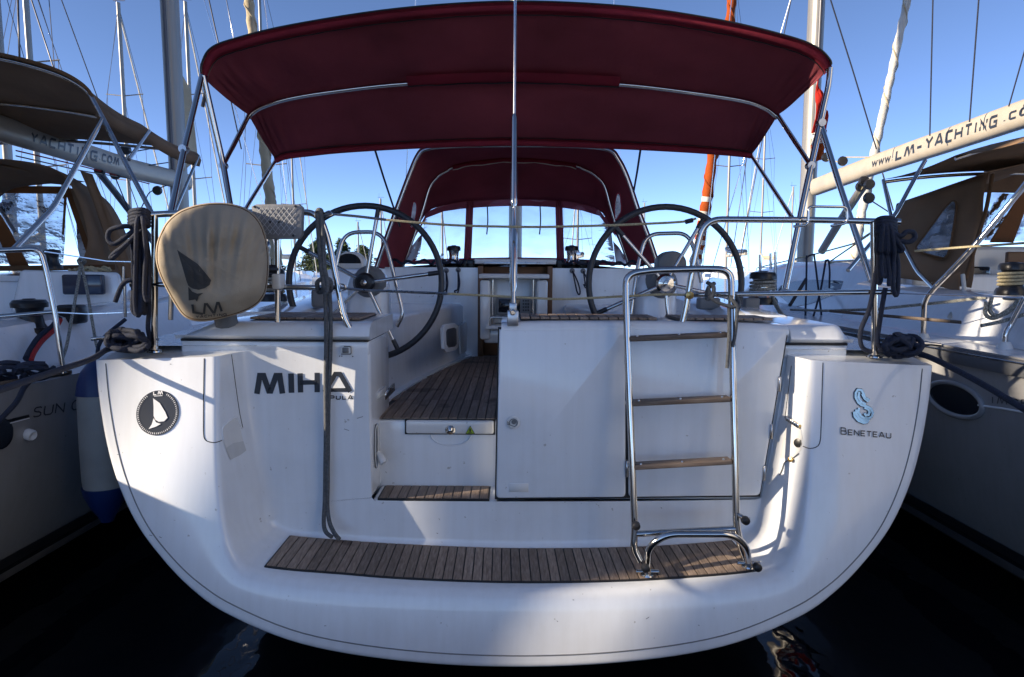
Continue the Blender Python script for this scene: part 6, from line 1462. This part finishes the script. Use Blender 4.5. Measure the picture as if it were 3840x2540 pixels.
furled('furled_headsail', 'cream furled sail leaning behind the lettered boom of the right yacht', [(3420, -80, 11.0), (3370, 150, 11.2), (3300, 480, 11.5), (3240, 760, 11.8), (3200, 990, 12.0)], 0.07, 'sail_white')
# stays of boats further off
def stay(label, a, b, r=0.010, mat='alu_dark', far=14):
    p, q = P(a[0], a[1], far), P(b[0], b[1], far); v, f = tube_data([p-q, Vector((0, 0, 0))], r, 5)
    o = obj('rigging_stay', v, f, mat, None, True); o.location = q; tag(o, label, 'stay'); return o
stay('dark stay slanting down beside the thin bright mast at the top left', (105, -40), (300, 560), 0.014)
stay('dark stay slanting into the left corner of the maroon bimini', (775, -40), (905, 560), 0.013)
stay('pale stay right of the one slanting into the left bimini corner', (842, -40), (905, 300), 0.010, 'chrome_wire')
stay('dark vertical stay close to the thick dark mast at the top left', (66, -40), (76, 300), 0.02)
stay('thin dark stay above the right end of the maroon bimini', (2975, -40), (2880, 420), 0.010)
stay('thin slanting stay right of the orange furled sail', (2860, 520), (2770, 1000), 0.010)
stay('thin stay between the orange furled sail and the thick right mast', (2805, 560), (2740, 1000), 0.009)
# quay and pines on the far side
q = [Vector((x, y, z)) for x in (-160, 160) for y in (118, 132) for z in (-0.5, 1.3)]
qo = obj('quay', q, [(0, 1, 3, 2), (4, 6, 7, 5), (0, 4, 5, 1), (2, 3, 7, 6), (1, 5, 7, 3)], 'concrete'); qo['kind'] = 'structure'
def pine(px, py_top, D, wid, label, seed):
    rnd = random.Random(seed); b = P(px, 1000, D); b.z = 1.3; H = P(px, py_top, D).z-1.3
    e = empty('pine_tree', b, label, 'tree', 'pines on the far shore')
    tp = [Vector((0, 0, 0)), Vector((0.1, 0, H*0.4)), Vector((-0.05, 0, H*0.75)), Vector((0, 0, H*0.97))]
    mb = MB(); mb.tube(cr(tp, 4), [0.22*(1-i/14) for i in range(13)], 7)
    v, f = [], []
    tiers = 13
    for k in range(tiers):
        t = 0.18+0.8*k/tiers; z = H*t; rr_ = wid*(1-t)**0.75*(0.65+0.6*rnd.random())
        for j in range(7):
            a = rnd.uniform(0, 6.28); rad = rr_*rnd.uniform(0.5, 1.1); tip = Vector((rad*math.cos(a), rad*math.sin(a), z-0.10*rad+rnd.uniform(-0.2, 0.3)))
            mb.tube([Vector((0, 0, z)), tip*1.0], [0.06, 0.02], 4)
            for c in range(46):
                s = rnd.uniform(0.25, 1.05); cpt = Vector((0, 0, z)).lerp(tip, s)+Vector((rnd.gauss(0, 0.22), rnd.gauss(0, 0.22), rnd.gauss(0.05, 0.16)))
                d1 = Vector((rnd.gauss(0, 1), rnd.gauss(0, 1), rnd.gauss(0.2, 0.6))).normalized()*rnd.uniform(0.18, 0.42); d2 = d1.cross(Vector((rnd.gauss(0, 1), rnd.gauss(0, 1), rnd.gauss(0, 1)))).normalized()*rnd.uniform(0.05, 0.11)
                i = len(v); v += [cpt-d1+d2*0.3, cpt+d2, cpt+d1, cpt-d2]; f.append((i, i+1, i+2, i+3))
    mb.build('trunk', 'bark', e); cw_ = obj('crown', v, f, 'needles', e); cw_['kind'] = 'stuff'
pine(1190, 900, 120, 4.6, 'pine standing left of the steel pedestal guard on the far shore', 1)
pine(1283, 896, 122, 4.2, 'pine showing inside the steel pedestal guard of the left wheel', 2)
pine(1362, 922, 121, 3.2, 'short pine right of the compass dome on the far shore', 3)
pine(1225, 965, 112, 6.5, 'low bushy pine behind the spokes of the left wheel', 4)
pine(1020, 968, 123, 3.5, 'low pine behind the outboard clamp on the far shore', 5)
pine(2990, 985, 122, 4.0, 'low pine behind the thick right hand mast', 6)
# ------------------------------------------------------------------ the quay the photographer stands on and unseen buildings added to shade the stern
qv = [Vector((x, y, z)) for x in (-70, 70) for y in (-60, -2.25) for z in (-0.6, 0.42)]
qo = obj('quay', qv, [(0, 1, 3, 2), (4, 6, 7, 5), (0, 4, 5, 1), (2, 3, 7, 6), (1, 5, 7, 3)], 'concrete'); qo['kind'] = 'structure'
su = Vector((-math.cos(SUN_PSI), -math.sin(SUN_PSI), 0)); sv = Vector((math.sin(SUN_PSI), -math.cos(SUN_PSI), 0))
def house(name, label, cat, t0, depth, c0, c1, h, ztop=0.42):
    """unseen block added to keep sun off the boats; c runs across the sun's direction, t along it"""
    mid = su*(t0+depth/2)+sv*((c0+c1)/2); e = empty(name, (mid.x, mid.y, ztop), label, cat)
    e.rotation_euler = (0, 0, math.atan2(sv.y, sv.x)); w_ = abs(c1-c0)
    bbox('wall', (-w_/2, -depth/2, 0), (w_/2, depth/2, h-0.35), 'render_wall', e, 0.01, 1)
    o = w_/2+(0.0 if w_ < 1 else 0.0)
    prism('roof', [Vector((-o, -depth/2-0.2, h-0.352)), Vector((-o, depth/2+0.2, h-0.352)), Vector((-o, 0, h))], (2*o, 0, 0), 'roof_tile' if w_ > 1 else 'alu_dark', e)
    if w_ > 1:
        n = int(w_/2.4)
        for k in range(n):
            x = -w_/2+1.2+k*2.4
            for s_ in (-1, 1):
                y = s_*(depth/2+0.004)
                if k == n//2: dd = bbox('door', (x-0.45, y-0.02, 0.0), (x+0.45, y+0.02, 2.1), 'wood_dark', e, 0.01, 1); bbox('handle', (x+0.32, y-0.05, 1.0), (x+0.37, y+0.05, 1.04), 'steel', dd, 0.005, 1)
                else:
                    ww = bbox('window', (x-0.5, y-0.03, 1.0), (x+0.5, y+0.03, 2.2), 'plastic_white', e, 0.01, 1); bbox('pane', (x-0.43, y-0.036, 1.07), (x+0.43, y+0.036, 2.13), 'glass_dark', ww, 0.002, 1)
    else:
        bbox('door', (-w_/2+0.04, -depth/2-0.012, 0.1), (w_/2-0.04, -depth/2+0.01, h-0.6), 'plastic_grey', e, 0.01, 1)
    return e
house('shade_block_office', 'long unseen block shaped as a harbour office, added to shade the stern', 'light blocker', 13.0, 4.5, -0.44, -11.0, 9.4)  # added blocker; its edge bounds the sun gap on the left wing
house('shade_column', 'tall square unseen column added to block the sun between two shade blocks', 'column', 12.0, 0.6, -0.255, 0.29, 8.2)  # added out of view, sized to split the sun into two gaps
house('shade_block_shed', 'unseen block shaped as a tiled shed, added to shade the stern', 'light blocker', 13.0, 4.0, 0.375, 9.0, 8.8)  # added blocker that keeps sun off the right wing
# unseen house added behind the camera to bounce sunlight onto the stern
hh = empty('bounce_house', (15, -13.5, 0.42), 'pale unseen block shaped as a house, added to bounce sunlight onto the boats', 'light blocker')
hh.rotation_euler = (0, 0, R(-48))
bbox('wall', (-9, -4, 0), (9, 4, 10.0), 'pale_wall', hh, 0.01, 1)
prism('roof', [Vector((-9.3, -4.4, 10.002)), Vector((-9.3, 4.4, 10.002)), Vector((-9.3, 0, 12))], (18.6, 0, 0), 'roof_tile', hh)
for fl in range(3):
    for k in range(7):
        x = -7.8+k*2.6; z = 1.0+fl*3.1
        ww = bbox('window', (x-0.5, 3.97, z), (x+0.5, 4.05, z+1.5), 'plastic_white', hh, 0.01, 1); bbox('pane', (x-0.42, 3.98, z+0.08), (x+0.42, 4.06, z+1.42), 'glass_dark', ww, 0.002, 1)
# roots go to each thing's base
def rebase(root, base):
    base = Vector(base); root.location = base
    for ch in root.children: ch.location -= base
rebase(Y, (0, 5, 0)); rebase(LBt, (LX, 5, 0)); rebase(RBt, (RX, 5, 0))
